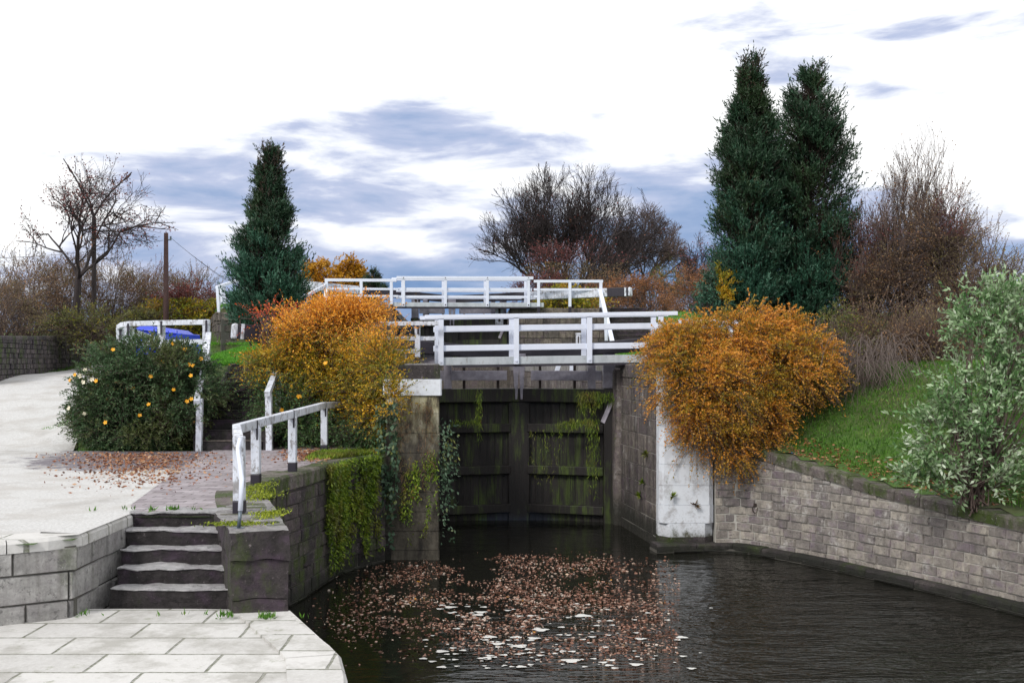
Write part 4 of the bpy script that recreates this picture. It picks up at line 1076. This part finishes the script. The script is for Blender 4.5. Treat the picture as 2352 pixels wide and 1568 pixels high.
cypress('slender dark cypress left of the lock, wide at the base and thin at the top', Vector(W(614, 800, 31)), Vector(W(620, 358, 31)), 1.02, 0, 1500, .48, profL, 1, airy=.9)
profR = [(0, .85), (.12, 1.0), (.35, 1.0), (.58, .92), (.70, .72), (.80, .44), (.90, .18), (1, .01)]
cypress('taller left cypress of the big pair, with a pointed top', Vector(W(1712, 815, 30.6)), Vector(W(1727, 135, 30.6)), .86, 0, 2700, .42, profR, 2, airy=1.1)
profR2 = [(0, .8), (.15, .95), (.35, 1.0), (.6, 1.02), (.73, .82), (.84, .50), (.92, .22), (1, .02)]
cypress('broader right cypress of the big pair, ragged at the top', Vector(W(1848, 815, 31.2)), Vector(W(1868, 150, 31.2)), 1.18, 0, 2700, .36, profR2, 3, airy=1.7)
# small dark conifer and low green bush by the pair
cypress('small dark conifer far behind, beside the amber round tree', Vector(W(855, 700, 66)), Vector(W(858, 628, 66)), .75, 0, 200, .2, profL, 5)
lob = [blob(W(1650, 660, 30.0), .42, .5, .55), blob(W(1640, 710, 30), .5, .5, .5)]
shrub('golden_shrub', 'small green and golden shrub against the left foot of the big cypress pair', lob, 'l_conifer_low', 700, 12, (.2, .4), (.09, .03), up=.7, zones=[(lambda P: (P[:, 2] > 5.75) & (P[:, 0] > 5.55), 'l_gold')], base=(5.7, 30, 4))

# bare trees
def bare_tree(name, label, base, crown, seed, mat='twig_dark', levels=5, r0=.3, n0=5, leafmat_=None, nleaf=0, ang=(.35, .75), trunk=.18, leafsz=.14, cat='tree', min_r=.012, group=None, wander=.16, upb=.12, leanv=(0, 0, 0), kids=(5, 7), ext=1.0, sp=(.35, 1.1)):
    """crown = (rx, ry, height): limbs grow until they reach this dome"""
    R = random.Random(seed); r = empty(name, base, label, cat, group)
    P0 = []; P1 = []; R0 = []; R1 = []; tips = []
    H = crown[2]; base = Vector(base); lv = Vector(leanv)
    cen = base+Vector((0, 0, H*.42))+lv
    def inside(p):
        q = p-cen; return (q.x/crown[0])**2+(q.y/crown[1])**2+(q.z/(H*.60))**2
    def grow(p, d, L, rad, lev):
        n = 5 if lev < 2 else 4; pts = [p]; 
        for i in range(n):
            d = (d+Vector((R.gauss(0, wander), R.gauss(0, wander), R.gauss(0, wander)+upb*.5))).normalized()
            q = pts[-1]+d*(L/n); e = inside(q)
            if e > 1.0: L *= .55
            a = rad*(1-.6*i/n); b = rad*(1-.6*(i+1)/n)
            P0.append(pts[-1][:]); P1.append(q[:]); R0.append(max(a, min_r)); R1.append(max(b, min_r*.7)); pts.append(q)
            if e > 1.15: break
        if lev >= levels: tips.append(pts[-1][:]); return
        k = R.randint(*kids)
        for j in range(k):
            t = R.uniform(.25, 1) if j < k-1 else 1
            i = min(len(pts)-2, int(t*(len(pts)-1))); o = pts[i].lerp(pts[i+1], R.random()) if j < k-1 else pts[-1]
            a = R.uniform(*ang); ax = d.orthogonal().normalized()
            from mathutils import Quaternion
            ax.rotate(Quaternion(d, R.uniform(0, 6.283))); nd = d.copy(); nd.rotate(Quaternion(ax, a))
            nd = (nd+Vector((0, 0, upb))).normalized()
            if inside(o) < 1.1: grow(o, nd, L*R.uniform(.5, .75), rad*R.uniform(.42, .62), lev+1)
    tr = H*trunk
    t1 = base+Vector((0, 0, tr))+lv*.2
    P0.append((base-Vector((0, 0, .4)))[:]); P1.append(t1[:]); R0.append(r0*1.25); R1.append(r0)
    for j in range(n0):
        a = 6.283*j/n0+R.uniform(-.4, .4); sp_ = R.uniform(*sp)
        d = Vector((math.cos(a)*sp_, math.sin(a)*sp_, 1)).normalized()
        d = (d+lv*.08).normalized()
        grow(t1, d, H*R.uniform(.34, .46)*ext, r0*.55, 1)
    V, Fq = tubes(*[np.array(x) for x in (P0, P1, R0, R1)])
    npmesh('branches', V, Fq, M[mat], r)
    if leafmat_ and nleaf:
        src = np.array(P1); src = src[len(src)//12:]
        k = rng.choice(len(src), nleaf); P = src[k]+rng.normal(size=(nleaf, 3))*.12
        V, Fq = leaves(P, rng.normal(size=(nleaf, 3)), rng.uniform(.6, 1.3, nleaf)*leafsz, rng.uniform(.6, 1.2, nleaf)*leafsz*.7)
        npmesh('foliage', V, Fq, M[leafmat_], r, rng.random(nleaf))
    print(name, len(P0)); return r
bare_tree('bare_tree', 'broad bare domed tree in the middle distance behind the upper footbridge', W(1310, 740, 78), (7.2, 5, 10.8), 11, 'twig_dark', 5, .26, 11, 'l_hedge_red', 1500, ang=(.3, .75), trunk=.06, min_r=.012, ext=1.12, sp=(.3, 1.7))
bare_tree('bare_tree', 'smaller bare tree with drooping twigs, right of the domed tree', W(1478, 740, 84), (3.5, 3, 8.9), 12, 'twig', 5, .22, 6, None, 0, ang=(.4, .85), trunk=.25, min_r=.012, upb=.02)
bare_tree('bare_tree', 'thin tree with a few dark leaves far behind, left of the big cypress pair', W(1605, 740, 76), (1.9, 2, 6.2), 13, 'twig_dark', 4, .12, 6, 'l_hedge_red', 1300, trunk=.12, min_r=.012, leafsz=.12)
bare_tree('bare_tree', 'spreading bare tree with dark twigs on the far left', W(170, 760, 44), (3.3, 3, 6.9), 14, 'twig_dark', 5, .15, 5, 'l_hedge_red', 1900, ang=(.4, .9), trunk=.3, min_r=.007, kids=(4, 5), leafsz=.09, upb=.02, leanv=(.8, 0, 0))
bare_tree('bare_tree', 'few crooked bare branches rising highest on the far left', W(215, 700, 45), (1.7, 1.4, 7.2), 15, 'twig_dark', 3, .10, 3, 'l_hedge_red', 260, ang=(.5, 1.0), trunk=.5, min_r=.010, leafsz=.09, kids=(3, 4))

# leafy background trees and hedge bushes
def bushy(name, label, x, y, d, rx, rz, leafm, n, leaf=(.13, .07), ry=None, cat='tree', group=None, stemm='twig', twigs=True, per=8, up=.5, base_y=None, ls=(.3, .9), **kw):
    c = W(x, y, d); ry = ry or rx*.8
    R = random.Random(int(x)); lob = [(c.x, c.y, c.z, rx, ry, rz)]
    for k in range(5):
        a = R.uniform(0, 6.28); lob.append((c.x+rx*.6*math.cos(a), c.y+ry*.5*math.sin(a), c.z+rz*R.uniform(-.5, .45), rx*.5, ry*.5, rz*.5))
    return shrub(name, label, lob, leafm, n, per, ls, leaf, cat=cat, group=group, up=up, smat=stemm, stem=twigs, stem_r=.008, base=(c.x, c.y, c.z-rz*1.0), **kw)
bushy('round_tree', 'amber and orange round tree behind the left end of the upper railing', 768, 655, 74, 2.2, 1.95, 'l_round', 3000, leaf=(.15, .09), per=9, ls=(.25, .6), stemm='bark')
bushy('thorn_bush', 'dense wine-brown thorn bush in front of the broad bare tree', 1330, 640, 70, 3.1, 2.6, 'l_hedge_brown', 2600, leaf=(.08, .05), per=6, zones=[(lambda P: P[:, 2] > 10.4, 'l_hedge_red')], ls=(.4, 1.1), stemm='twig_dark')
bushy('thorn_bush', 'dark red thorn bush low behind the middle of the upper footbridge', 1235, 675, 68, 1.9, 1.2, 'l_hedge_red', 1500, leaf=(.09, .05), per=7, stemm='twig_dark')
bushy('thorn_bush', 'brown and yellow bush behind the black band of the upper right beam', 1400, 690, 66, 2.0, 1.4, 'l_rust', 1300, leaf=(.09, .06), per=7)
bushy('yellow_bush', 'low yellow-green bush under the upper right beam', 1330, 705, 58, 1.8, .75, 'l_yellowgreen', 1100, leaf=(.12, .08), per=8, cat='bush')
bushy('rust_bush', 'pale rust-coloured bush right of the upper beam tip', 1490, 690, 62, 1.8, 1.5, 'l_rust', 1200, leaf=(.09, .05), per=7, cat='bush')
bushy('rust_bush', 'reddish brown bush just left of the big cypress pair', 1590, 680, 58, 1.5, 1.8, 'l_rust', 1500, leaf=(.08, .05), per=7, cat='bush')
bushy('olive_bush', 'olive green bush between the rust-coloured bushes', 1530, 665, 66, 1.1, 1.5, 'l_hedge_green', 800, leaf=(.09, .05), per=6, cat='bush')
# left hedge
G1 = 'brown thorn bushes in the hedge on the far left'
for i, (x, y, d, rx, rz, lm, n, lab) in enumerate([
    (60, 690, 45, 1.9, 2.2, 'l_hedge_brown', 1900, 'greyish bush at the left edge above the boundary wall'),
    (150, 690, 47, 2.0, 1.9, 'l_hedge_brown', 1700, 'dark brown bush under the spreading bare tree'),
    (245, 685, 49, 2.1, 2.0, 'l_hedge_brown', 1900, 'dense grey-brown bush left of the telegraph pole'),
    (350, 690, 52, 1.4, 1.6, 'l_hedge_red', 800, 'purple-red bush just left of the telegraph pole'),
    (430, 690, 50, 1.9, 1.35, 'l_hedge_brown', 1500, 'red-brown bush just right of the telegraph pole'),
    (-20, 700, 40, 2.0, 2.0, 'l_hedge_brown', 900, 'bush cut by the left edge of the picture')]):
    bushy('thorn_bush', lab, x, y, d, rx, rz, lm, n, leaf=(.06, .035), per=7, ls=(.4, 1.0), group=G1, up=.7, inner=.5, stemm='twig', cat='bush')
bushy('yellow_bush', 'yellow-green bush behind the curved railing and the blue cabin', 440, 720, 46, 1.5, 1.05, 'l_yellowgreen', 1800, leaf=(.10, .06), per=9, cat='bush', zones=[(lambda P: P[:, 2] > 6.7, 'l_hedge_red')])
bushy('olive_bush', 'small olive bush at the foot of the telegraph pole', 350, 740, 45, .9, .7, 'l_hedge_green', 600, leaf=(.08, .05), per=8, cat='bush')
bushy('olive_bush', 'dark green bush on top of the boundary wall, far left', 190, 755, 43, 1.4, .6, 'l_hedge_green', 900, leaf=(.08, .05), per=8, cat='bush')
# trees beyond the upper pound seen low between the rails
bushy('rust_bush', 'distant bush behind the left part of the upper railing', 800, 700, 66, 2.2, .7, 'l_round', 600, leaf=(.12, .08), per=8, cat='bush')

# right hand thicket
for i, (x, y, d, rx, rz, lm, n, lab) in enumerate([
    (1985, 640, 31, 1.0, 2.1, 'l_rust', 1900, 'thicket bush directly right of the big cypress pair, with thin red shoots'),
    (2080, 650, 30, 1.25, 2.2, 'l_hedge_brown', 2600, 'tall brown and olive thicket bush in the middle of the right bank'),
    (2165, 620, 29, 1.0, 2.2, 'l_hedge_brown', 2000, 'ragged thicket bush nearest the right edge, tallest of the thicket'),
    (2250, 720, 28, 1.2, 1.9, 'l_hedge_brown', 1600, 'thicket bush behind the laurel at the right edge'),
    (2340, 760, 27, 1.3, 2.0, 'l_hedge_green', 1000, 'thicket bush cut by the right edge of the picture'),
    (2030, 800, 27.5, 1.2, 1.1, 'l_hedge_brown', 2200, 'low dark brown thicket above the grass slope'),
    (2120, 830, 26.5, 1.0, 1.0, 'l_hedge_brown', 1600, 'low thicket behind the laurel foot')]):
    bushy('thicket_bush', lab, x, y, d, rx, rz, lm, n, leaf=(.045, .026), per=8, ls=(.4, 1.1), up=.9, inner=.5, stemm='twig', cat='bush', group='brown bushes of the right-hand thicket', zones=[(lambda P: (P[:, 2] > 7.3) & (np.sin(P[:, 0]*4) > .1), 'l_hedge_red')])
bare_tree('bare_sapling', 'tall thin shoots above the right thicket beside the cypress pair', W(1990, 800, 30.5), (1.2, 1, 5.2), 22, 'twig', 4, .05, 8, 'l_hedge_red', 1500, trunk=.1, min_r=.005, leafsz=.05, ang=(.15, .4), upb=.3)
bare_tree('bare_sapling', 'crooked bare sapling rising highest over the right thicket', W(2120, 800, 29.5), (1.4, 1, 5.8), 23, 'twig', 4, .05, 9, 'l_hedge_brown', 2600, trunk=.1, min_r=.005, leafsz=.05, ang=(.15, .45), upb=.3)
# grey arching bramble stems
def arching(label, c, n, mat, seed, spread=(1.2, .8), H=(1.2, 2.2), rad=.006):
    R = random.Random(seed); P0 = []; P1 = []
    for _ in range(n):
        p = c+Vector((R.gauss(0, spread[0]*.4), R.gauss(0, spread[1]*.4), 0)); a = R.uniform(0, 6.28); h = R.uniform(*H); L = R.uniform(.7, 1.6)
        pr = p
        for k in range(1, 9):
            t = k/8; q = p+Vector((math.cos(a)*L*t, math.sin(a)*L*t*.7, h*math.sin(t*2.6)*.9+R.gauss(0, .03)))
            P0.append(pr[:]); P1.append(q[:]); pr = q
    r = empty('bramble', c, label, 'bramble')
    V, Fq = tubes(np.array(P0), np.array(P1), np.full(len(P0), rad), np.full(len(P0), rad*.8)); npmesh('stems', V, Fq, M[mat], r); return r
arching('tangle of grey arching stems right of the orange bush', W(1975, 930, 25.3), 170, 'twig_grey', 3, (1.3, .7), (1.0, 1.9))
arching('dark arching stems low between the orange bush and the thicket', W(1900, 940, 25.6), 120, 'twig', 4, (1.2, .7), (.7, 1.4))

# laurel
lob = [blob(W(2235, 860, 19.2), .72, .7, .85), blob(W(2175, 990, 18.8), .55, .6, .6), blob(W(2290, 960, 18.8), .85, .7, 1.1), blob(W(2275, 735, 19.4), .55, .6, .6), blob(W(2150, 1100, 18.7), .5, .4, .22), blob(W(2230, 1110, 18.6), .6, .5, .25), blob(W(2340, 780, 19.2), .7, .7, 1.0)]
lr = shrub('laurel_bush', 'pale green laurel with large glossy leaves at the right edge', lob, 'l_laurel', 1700, 9, (.2, .6), (.105, .042), up=.6, droop=.12, base=(7.9, 18.9, 1.6))

# wall plants
def curtain(name, label, top_pts, drop, n, mat, size=(.06, .03), thick=.10, cat='plant', seed=1, hang=.7, dens=2.0, gaps=0):
    """plants hanging on a wall: strands that start along a line and trail down it; top_pts: (x, y, z, outx, outy)"""
    R = np.random.default_rng(seed); T = np.array(top_pts, float)
    s = R.random(n)*(len(T)-1); i = np.minimum(s.astype(int), len(T)-2); f = (s-i)[:, None]
    A = T[i]*(1-f)+T[i+1]*f
    u = R.random(n)
    z = A[:, 2]-drop*u**dens*(.6+.4*np.sin(s*7)**2)
    o = R.random(n)*thick+.03
    if gaps:
        q = np.sin(s*9+np.sin(z*3)*.8)+np.sin(s*23+z*2.2)+np.sin(s*5-z*4.1)
        k_ = q*.33+R.normal(size=n)*.12 > gaps-.75
        A, o, z, n = A[k_], o[k_], z[k_], int(k_.sum())
    P = np.stack([A[:, 0]+A[:, 3]*o, A[:, 1]+A[:, 4]*o, z], 1)+R.normal(size=(n, 3))*.02
    D = np.stack([A[:, 3]*.4, A[:, 4]*.4, -np.full(n, hang)], 1)+R.normal(size=(n, 3))*.5
    r = empty(name, tuple(T[len(T)//2, :3]), label, cat)
    V, Fq = leaves(P, D, size[0]*R.uniform(.6, 1.5, n), size[1]*R.uniform(.6, 1.3, n)); npmesh('foliage', V, Fq, M[mat], r, R.random(n)); return r
nrm = (.93, -.35)
T1 = [(-3.80, 18.3, 2.1, .98, -.1), (-3.62, 19.1, 2.15, .96, -.25), (-3.45, 20.2, 2.2, .95, -.3), (-3.28, 21.3, 2.2, .9, -.4), (-2.75, 22.35, 2.25, .8, -.6)]
curtain('hanging_creeper', 'bright green creeper covering the wing wall below the orange bush', T1[2:], 2.05, 11000, 'l_ivy', (.07, .026), .11, seed=2, dens=1.2, gaps=.45)
curtain('hanging_creeper', 'small mossy tuft hanging near the corner of the wing wall', [(-3.72, 16.1, 2.0, .95, -.3), (-3.86, 16.9, 2.05, .98, -.1)], 1.0, 1300, 'l_ivy', (.07, .03), .06, seed=3, dens=1.5)
curtain('bramble_curtain', 'brambles and ivy trailing down the left side of the stained pier', [(-2.75, 22.6, 3.2, 0, -1), (-2.35, 22.66, 3.3, 0, -1)], 3.0, 900, 'l_bramble', (.10, .075), .24, seed=4, dens=1.1, gaps=.6)
curtain('dry_creeper', 'dry red-brown stems hanging on the face of the stained pier', [(-2.4, 22.66, 3.35, 0, -1), (-1.6, 22.66, 3.2, 0, -1)], 2.0, 1500, 'l_dry', (.14, .008), .12, seed=5, dens=1.5, gaps=.6)
curtain('corner_plants', 'green plants growing out of the right corner of the stained pier', [(-1.56, 22.64, 2.9, .6, -.6), (-1.45, 22.75, 2.8, 1, -.2)], 2.5, 750, 'l_bramble', (.075, .045), .34, seed=6, dens=1.0, gaps=.7)
curtain('pier_creeper', 'green creeper patch on the lower face of the stained pier', [(-2.3, 22.66, 1.9, 0, -1), (-1.55, 22.66, 2.3, 0, -1)], 1.7, 1500, 'l_ivy', (.07, .03), .09, seed=8, dens=1.0, gaps=.72)
for k, (x, y, w_, dr, n) in enumerate([(1352, 897, 24, .62, 600), (1362, 960, 14, 2.0, 480), (1340, 960, 32, .25, 260), (1100, 893, 5, 1.5, 260), (1395, 900, 22, .35, 300), (1255, 985, 40, 1.5, 220), (1068, 962, 34, .16, 180), (1418, 900, 5, 2.2, 420), (1300, 965, 20, .25, 260)]):
    a = W(x-w_, y, 27.6); b = W(x+w_, y, 27.6)
    curtain('gate_weed', ['thick clump of grass hanging from the top rail of the near right gate', 'long green weed trailing down the near right gate', 'leafy weed on the ledge of the near right gate', 'thin green weed streak down the near left gate', 'weed beside the right end of the gate top rail',
                          'thin strands of moss on the middle planks of the near right gate', 'little ferns on the ledge of the near left gate', 'yellow-green moss streak where the near right gate meets the wall', 'bright little fern in the middle of the near right gate'][k],
            [(a.x, 27.72, a.z, 0, -1), (b.x, 27.72, b.z, 0, -1)], dr, n, 'l_ivy', (.12, .011), .10, seed=20+k, dens=1.4, hang=1.4, cat='weed')
for k, (x, y) in enumerate([(1470, 1040), (1478, 1108), (1474, 1140), (1545, 1140), (1597, 1160)]):
    d = 25.2 if x < 1500 else 23.78; p = W(x, y, d)
    if x < 1500: p.y = 23.9+(3.26-.05-p.x)/.148; p = Vector((xr(25.3)-.05, 25.3, W(0, y, 25.3).z)) if True else p
    if x < 1500: p.x -= 0; p.y = 25.3+.25*(k-1); p.x = xr(p.y)-.03
    r = empty('wall_fern', p, ['small yellow tuft high on the streaked lock wall', 'bright green fern halfway up the streaked lock wall', 'tiny fern low on the streaked lock wall', 'small green fern on the whitewashed pillar', 'withered fern on the whitewashed pillar'][k], 'fern')
    n = 26; D = rng.normal(size=(n, 3))*.5+np.array([-.5 if x < 1500 else 0, -.8, .3]); V, Fq = leaves(np.repeat(np.array(p)[None], n, 0), D, .15, .03)
    npmesh('fronds', V, Fq, M['l_ivy' if k != 4 else 'l_dry'], r, rng.random(n))

# ------------------------------------------------------------------ ground cover (stuff)
def scatter(name, n, pick, hgt, L, Wd, mat, up=1.0, flat=False, dz=0.0):
    P = []
    while len(P) < n:
        q = pick()
        if q is not None: P.append(q)
    P = np.array(P); n = len(P)
    if flat: D = rng.normal(size=(n, 3)); D[:, 2] *= .03
    else: D = rng.normal(size=(n, 3))*.45+np.array([0, 0, up])
    V, Fq = leaves(P, D, (rng.uniform(.35, 1.25, n)**1.3*1.3 if flat else rng.uniform(.6, 1.4, n))*L, rng.uniform(.5, 1.4, n)*Wd, .0 if flat else .15)
    return tag(npmesh(name, V, Fq, M[mat], None, rng.random(n)), kind='stuff')
def pick_right():
    x = random.uniform(4.8, 12.5); y = random.uniform(13, 31)
    if inpoly(x, y, HOLE): return None
    d = seg_dist(x, y, RW)[0]
    if d < .5 or (d > 5.5 and random.random() < .6): return None
    return (x, y, height(x, y))
tag(scatter('slope_grass', 60000, pick_right, 0, .09, .018, 'l_grass'), 'rough grass on the sloping right bank', 'grass')
def pick_left():
    x = random.uniform(-11.5, -3.2); y = random.uniform(26.8, 42)
    if x > xl(y)-.6: return None
    return (x, y, height(x, y))
tag(scatter('lawn_grass', 60000, pick_left, 0, .10, .022, 'l_grass_bright'), 'bright green lawn behind the long steps', 'grass')
def pick_far_right():
    x = random.uniform(3.4, 13); y = random.uniform(29, 47)
    if x < xr(y)+.7 or (4.1 < x < 6.1 and y > 43.3): return None
    return (x, y, height(x, y))
tag(scatter('bank_grass', 26000, pick_far_right, 0, .11, .026, 'l_grass_bright'), 'green bank beside the far steps', 'grass')
def pick_verge():
    y = random.uniform(23, 60); x = random.uniform(-21, -9)
    a, b = tow(y)
    if a-.1 < x < b+.1: return None
    return (x, y, height(x, y))
tag(scatter('verge_grass', 24000, pick_verge, 0, .10, .022, 'l_grass'), 'grass verge along the climbing towpath', 'grass')
def pick_edge():
    t = random.random(); x = -4.0+1.3*random.random(); y = 22.2+random.gauss(0, .45)
    if inpoly(x, y, HOLE): return None
    return (x, y, 2.19)
tag(scatter('edge_weeds', 5000, pick_edge, 0, .09, .028, 'l_ivy'), 'low green weeds at the foot of the orange bush', 'grass')
def pick_leaves():
    if random.random() < .72:
        p = G(random.gauss(320, 85), 1040+abs(random.gauss(0, 17))+random.random()**4*60, 2.2)
    else:
        p = G(random.gauss(715, 40), random.gauss(1046, 8), 2.2)
        if p.x > -3.5: return None
    return (p.x, p.y, 2.212+random.random()*.015)
tag(scatter('fallen_leaves', 4200, pick_leaves, 0, .05, .035, 'l_fallen', flat=True), 'drift of brown fallen leaves at the foot of the shrubs', 'fallen leaves')
def pick_leaves2():
    x = random.uniform(4.8, 9.5); y = random.uniform(19, 24.5); d = seg_dist(x, y, RW)[0]
    if inpoly(x, y, HOLE) or d > 1.2: return None
    return (x, y, height(x, y)+.04)
tag(scatter('bank_leaves', 1500, pick_leaves2, 0, .06, .04, 'l_fallen', flat=True), 'brown fallen leaves along the top of the pale wing wall', 'fallen leaves')
def pick_float():
    x = random.uniform(700, 1560); y = 1258+(1530-1258)*random.random()**1.0
    p = G(x, y, 0)
    f = noise.noise(Vector((p.x*.8, p.y*.55, 4.2)))+.5*noise.noise(Vector((p.x*2.6, p.y*1.6, 1)))
    if f < random.uniform(-.5, .5): return None
    if y < 1275+abs(x-1250)*.06+random.gauss(0, 8): return None
    if random.random() > math.exp(-((x-1200)/(330+(y-1258)*.3))**4): return None
    if y > 1380 and random.random() < (y-1380)/150: return None
    return (p.x, p.y, .008)
tag(scatter('floating_leaves', 9500, pick_float, 0, .05, .026, 'l_float', flat=True), 'drifts of brown leaves floating on the dark water below the gates', 'floating leaves')
m = MB(); R = random.Random(77)  # flat patches painted pale in place of sky glints and bright leaves
for k in range(170):
    yy = 1385+150*R.random()**.8; c = G(R.gauss(1180, 190), yy, .012); r1 = R.uniform(.015, .06)+(.09*R.random() if R.random() < .14 else 0); n = 14; ph = R.random()*9
    if c.x < -1.35: continue
    m.rv = R.random()
    P = [(c.x+r1*(1+.25*math.sin(3*t+ph)+.15*math.sin(5*t+ph*2))*math.cos(t), c.y+r1*.75*(1+.25*math.sin(3*t+ph))*math.sin(t), .012) for t in [2*math.pi*j/n for j in range(n)]]
    m.poly(P)
tag(m.build('foam_patches', M['foam']), 'white foam patches on the water in the foreground', 'foam', None, 'stuff')
def pick_tuft():
    c = random.choice([(-4.9, 13.95, .25), (-4.4, 13.98, .2), (-3.75, 12.9, .12), (-3.6, 12.0, .2), (-3.0, 11.95, .25), (-2.6, 11.9, .15), (-5.0, 12.0, .2)])
    x = c[0]+random.gauss(0, c[2]); y = c[1]+random.gauss(0, .04)
    if noise.noise(Vector((x*5, y*3, 0))) < .1: return None
    return (x, y, 2.2 if c[1] > 13 else 1.32)
tag(scatter('edge_tufts', 330, pick_tuft, 0, .07, .018, 'l_grass'), 'small grass tufts in the joints around the descending steps', 'grass')
def pick_moss():
    c = random.choice([(-3.2, 12.75, .17, .08), (-3.55, 15.4, .14, .3), (-3.0, 13.6, .1, .2), (-3.8, 16.4, .1, .4)])
    return (c[0]+random.gauss(0, c[2]), c[1]+random.gauss(0, c[3]), 2.212)
tag(scatter('moss', 2600, pick_moss, 0, .025, .02, 'moss'), 'yellow-green moss cushions on the end stone', 'moss')

# ------------------------------------------------------------------ sky, sun, camera
SUN_EL, SUN_AZ = math.radians(38), math.radians(215)      # azimuth clockwise from +Y: behind the camera, to the left
w = bpy.data.worlds.new('World'); scn.world = w; w.use_nodes = True; t = w.node_tree; t.nodes.clear()
def wn(k, **kw):
    x = t.nodes.new(k)
    for a, b in kw.items(): setattr(x, a, b)
    return x
L_ = t.links.new
out = wn('ShaderNodeOutputWorld'); sky = wn('ShaderNodeTexSky', sky_type='NISHITA'); sky.sun_disc = False
sky.sun_elevation = SUN_EL; sky.sun_rotation = SUN_AZ; sky.air_density = 1.3; sky.dust_density = 1.5
bg1 = wn('ShaderNodeBackground'); bg1.inputs[1].default_value = .075; L_(sky.outputs[0], bg1.inputs[0])
tc = wn('ShaderNodeTexCoord'); sep = wn('ShaderNodeSeparateXYZ'); L_(tc.outputs['Generated'], sep.inputs[0])
def wm(op, a, b=0.0, c=0.0):
    x = wn('ShaderNodeMath', operation=op)
    for i, v in enumerate((a, b, c)):
        if isinstance(v, (int, float)): x.inputs[i].default_value = v
        else: L_(v, x.inputs[i])
    return x.outputs[0]
# clouds lie on a flat deck: divide the direction by its height
zc = wm('ADD', wm('MAXIMUM', sep.outputs[2], 0.0), .09)
cx = wm('DIVIDE', sep.outputs[0], zc); cy = wm('DIVIDE', sep.outputs[1], zc)
cmb = wn('ShaderNodeCombineXYZ'); L_(cx, cmb.inputs[0]); L_(cy, cmb.inputs[1]); cmb.inputs[2].default_value = 3.3
def wnoise(scale, detail, rough, dist=0.0, off=(0, 0, 0), sc=(1, 1, 1)):
    mp = wn('ShaderNodeMapping'); mp.inputs['Location'].default_value = off; mp.inputs['Scale'].default_value = sc; L_(cmb.outputs[0], mp.inputs[0])
    n = wn('ShaderNodeTexNoise'); L_(mp.outputs[0], n.inputs['Vector']); n.inputs['Scale'].default_value = scale
    n.inputs['Detail'].default_value = detail; n.inputs['Roughness'].default_value = rough; n.inputs['Distortion'].default_value = dist; return n.outputs[0]
def wramp(f, stops):
    r = wn('ShaderNodeValToRGB'); e = r.color_ramp.elements
    while len(e) < len(stops): e.new(.5)
    for i, (p, c) in enumerate(stops):
        e[i].position = p; e[i].color = (c[0], c[1], c[2], 1) if isinstance(c, tuple) else (c, c, c, 1)
    L_(f, r.inputs[0]); return r.outputs[0]
def snoise(sc, scale, detail, rough, dist, off):
    mp = wn('ShaderNodeMapping'); mp.inputs['Location'].default_value = off; mp.inputs['Scale'].default_value = sc; L_(tc.outputs['Generated'], mp.inputs[0])
    n = wn('ShaderNodeTexNoise'); L_(mp.outputs[0], n.inputs['Vector']); n.inputs['Scale'].default_value = scale
    n.inputs['Detail'].default_value = detail; n.inputs['Roughness'].default_value = rough; n.inputs['Distortion'].default_value = dist; return n.outputs[0]
n1 = snoise((1, 1, 3.6), 2.6, 7, .48, .25, (6.7, 8.8, 0))
n2 = snoise((1, 1, 4.2), 7.5, 6, .58, .3, (3, 1, 0))
# the overcast is dark and blue low down in the middle of the view and thins to white glare higher up and to the sides
el = sep.outputs[2]; az = wm('ABSOLUTE', wm('SUBTRACT', sep.outputs[0], .04))
bias = wm('ADD', wm('MULTIPLY_ADD', el, -2.5, .18), wm('MULTIPLY', wm('MULTIPLY', az, az), -2.3))
dens = wm('ADD', wm('ADD', wm('MULTIPLY_ADD', n1, 1.9, -.45), wm('MULTIPLY_ADD', n2, 1.0, -.25)), bias)
dn = wm("MULTIPLY_ADD", dens, 1.0, .105)
dn = wm('ADD', dn, wramp(el, [(.09, .17), (.21, 0)]))
cloud = wramp(dn, [(.38, (1.0, 1.0, 1.0)), (.48, (.82, .84, .90)), (.60, (.46, .51, .68)), (.76, (.28, .37, .57)), (1.0, (.13, .24, .46))])
bg2 = wn('ShaderNodeBackground'); bg2.inputs[1].default_value = 1.0; L_(cloud, bg2.inputs[0])
mxw = wn('ShaderNodeMixShader'); mxw.inputs[0].default_value = .94; L_(bg1.outputs[0], mxw.inputs[1]); L_(bg2.outputs[0], mxw.inputs[2]); L_(mxw.outputs[0], out.inputs[0])
sd = bpy.data.lights.new('sun', 'SUN'); sd.energy = 1.5; sd.angle = math.radians(12); sd.color = (1, .95, .88)
so = bpy.data.objects.new('sun', sd); col.objects.link(so)
v = Vector((math.sin(SUN_AZ)*math.cos(SUN_EL), math.cos(SUN_AZ)*math.cos(SUN_EL), math.sin(SUN_EL)))
so.rotation_euler = v.to_track_quat('Z', 'Y').to_euler(); so.location = v*50

cd = bpy.data.cameras.new('camera'); cam = bpy.data.objects.new('camera', cd); col.objects.link(cam)
cam.location = (0, 0, EYE); cam.rotation_euler = (math.pi/2, 0, 0)
cd.sensor_width = 36; cd.lens = 36*F/2352; cd.shift_y = 46/2352; cd.clip_end = 2000; cd.clip_start = .05
scn.camera = cam
scn.view_settings.view_transform = 'Standard'; scn.view_settings.look = 'None'; scn.view_settings.exposure = .32; scn.view_settings.gamma = 1
scn.cycles.max_bounces = 6
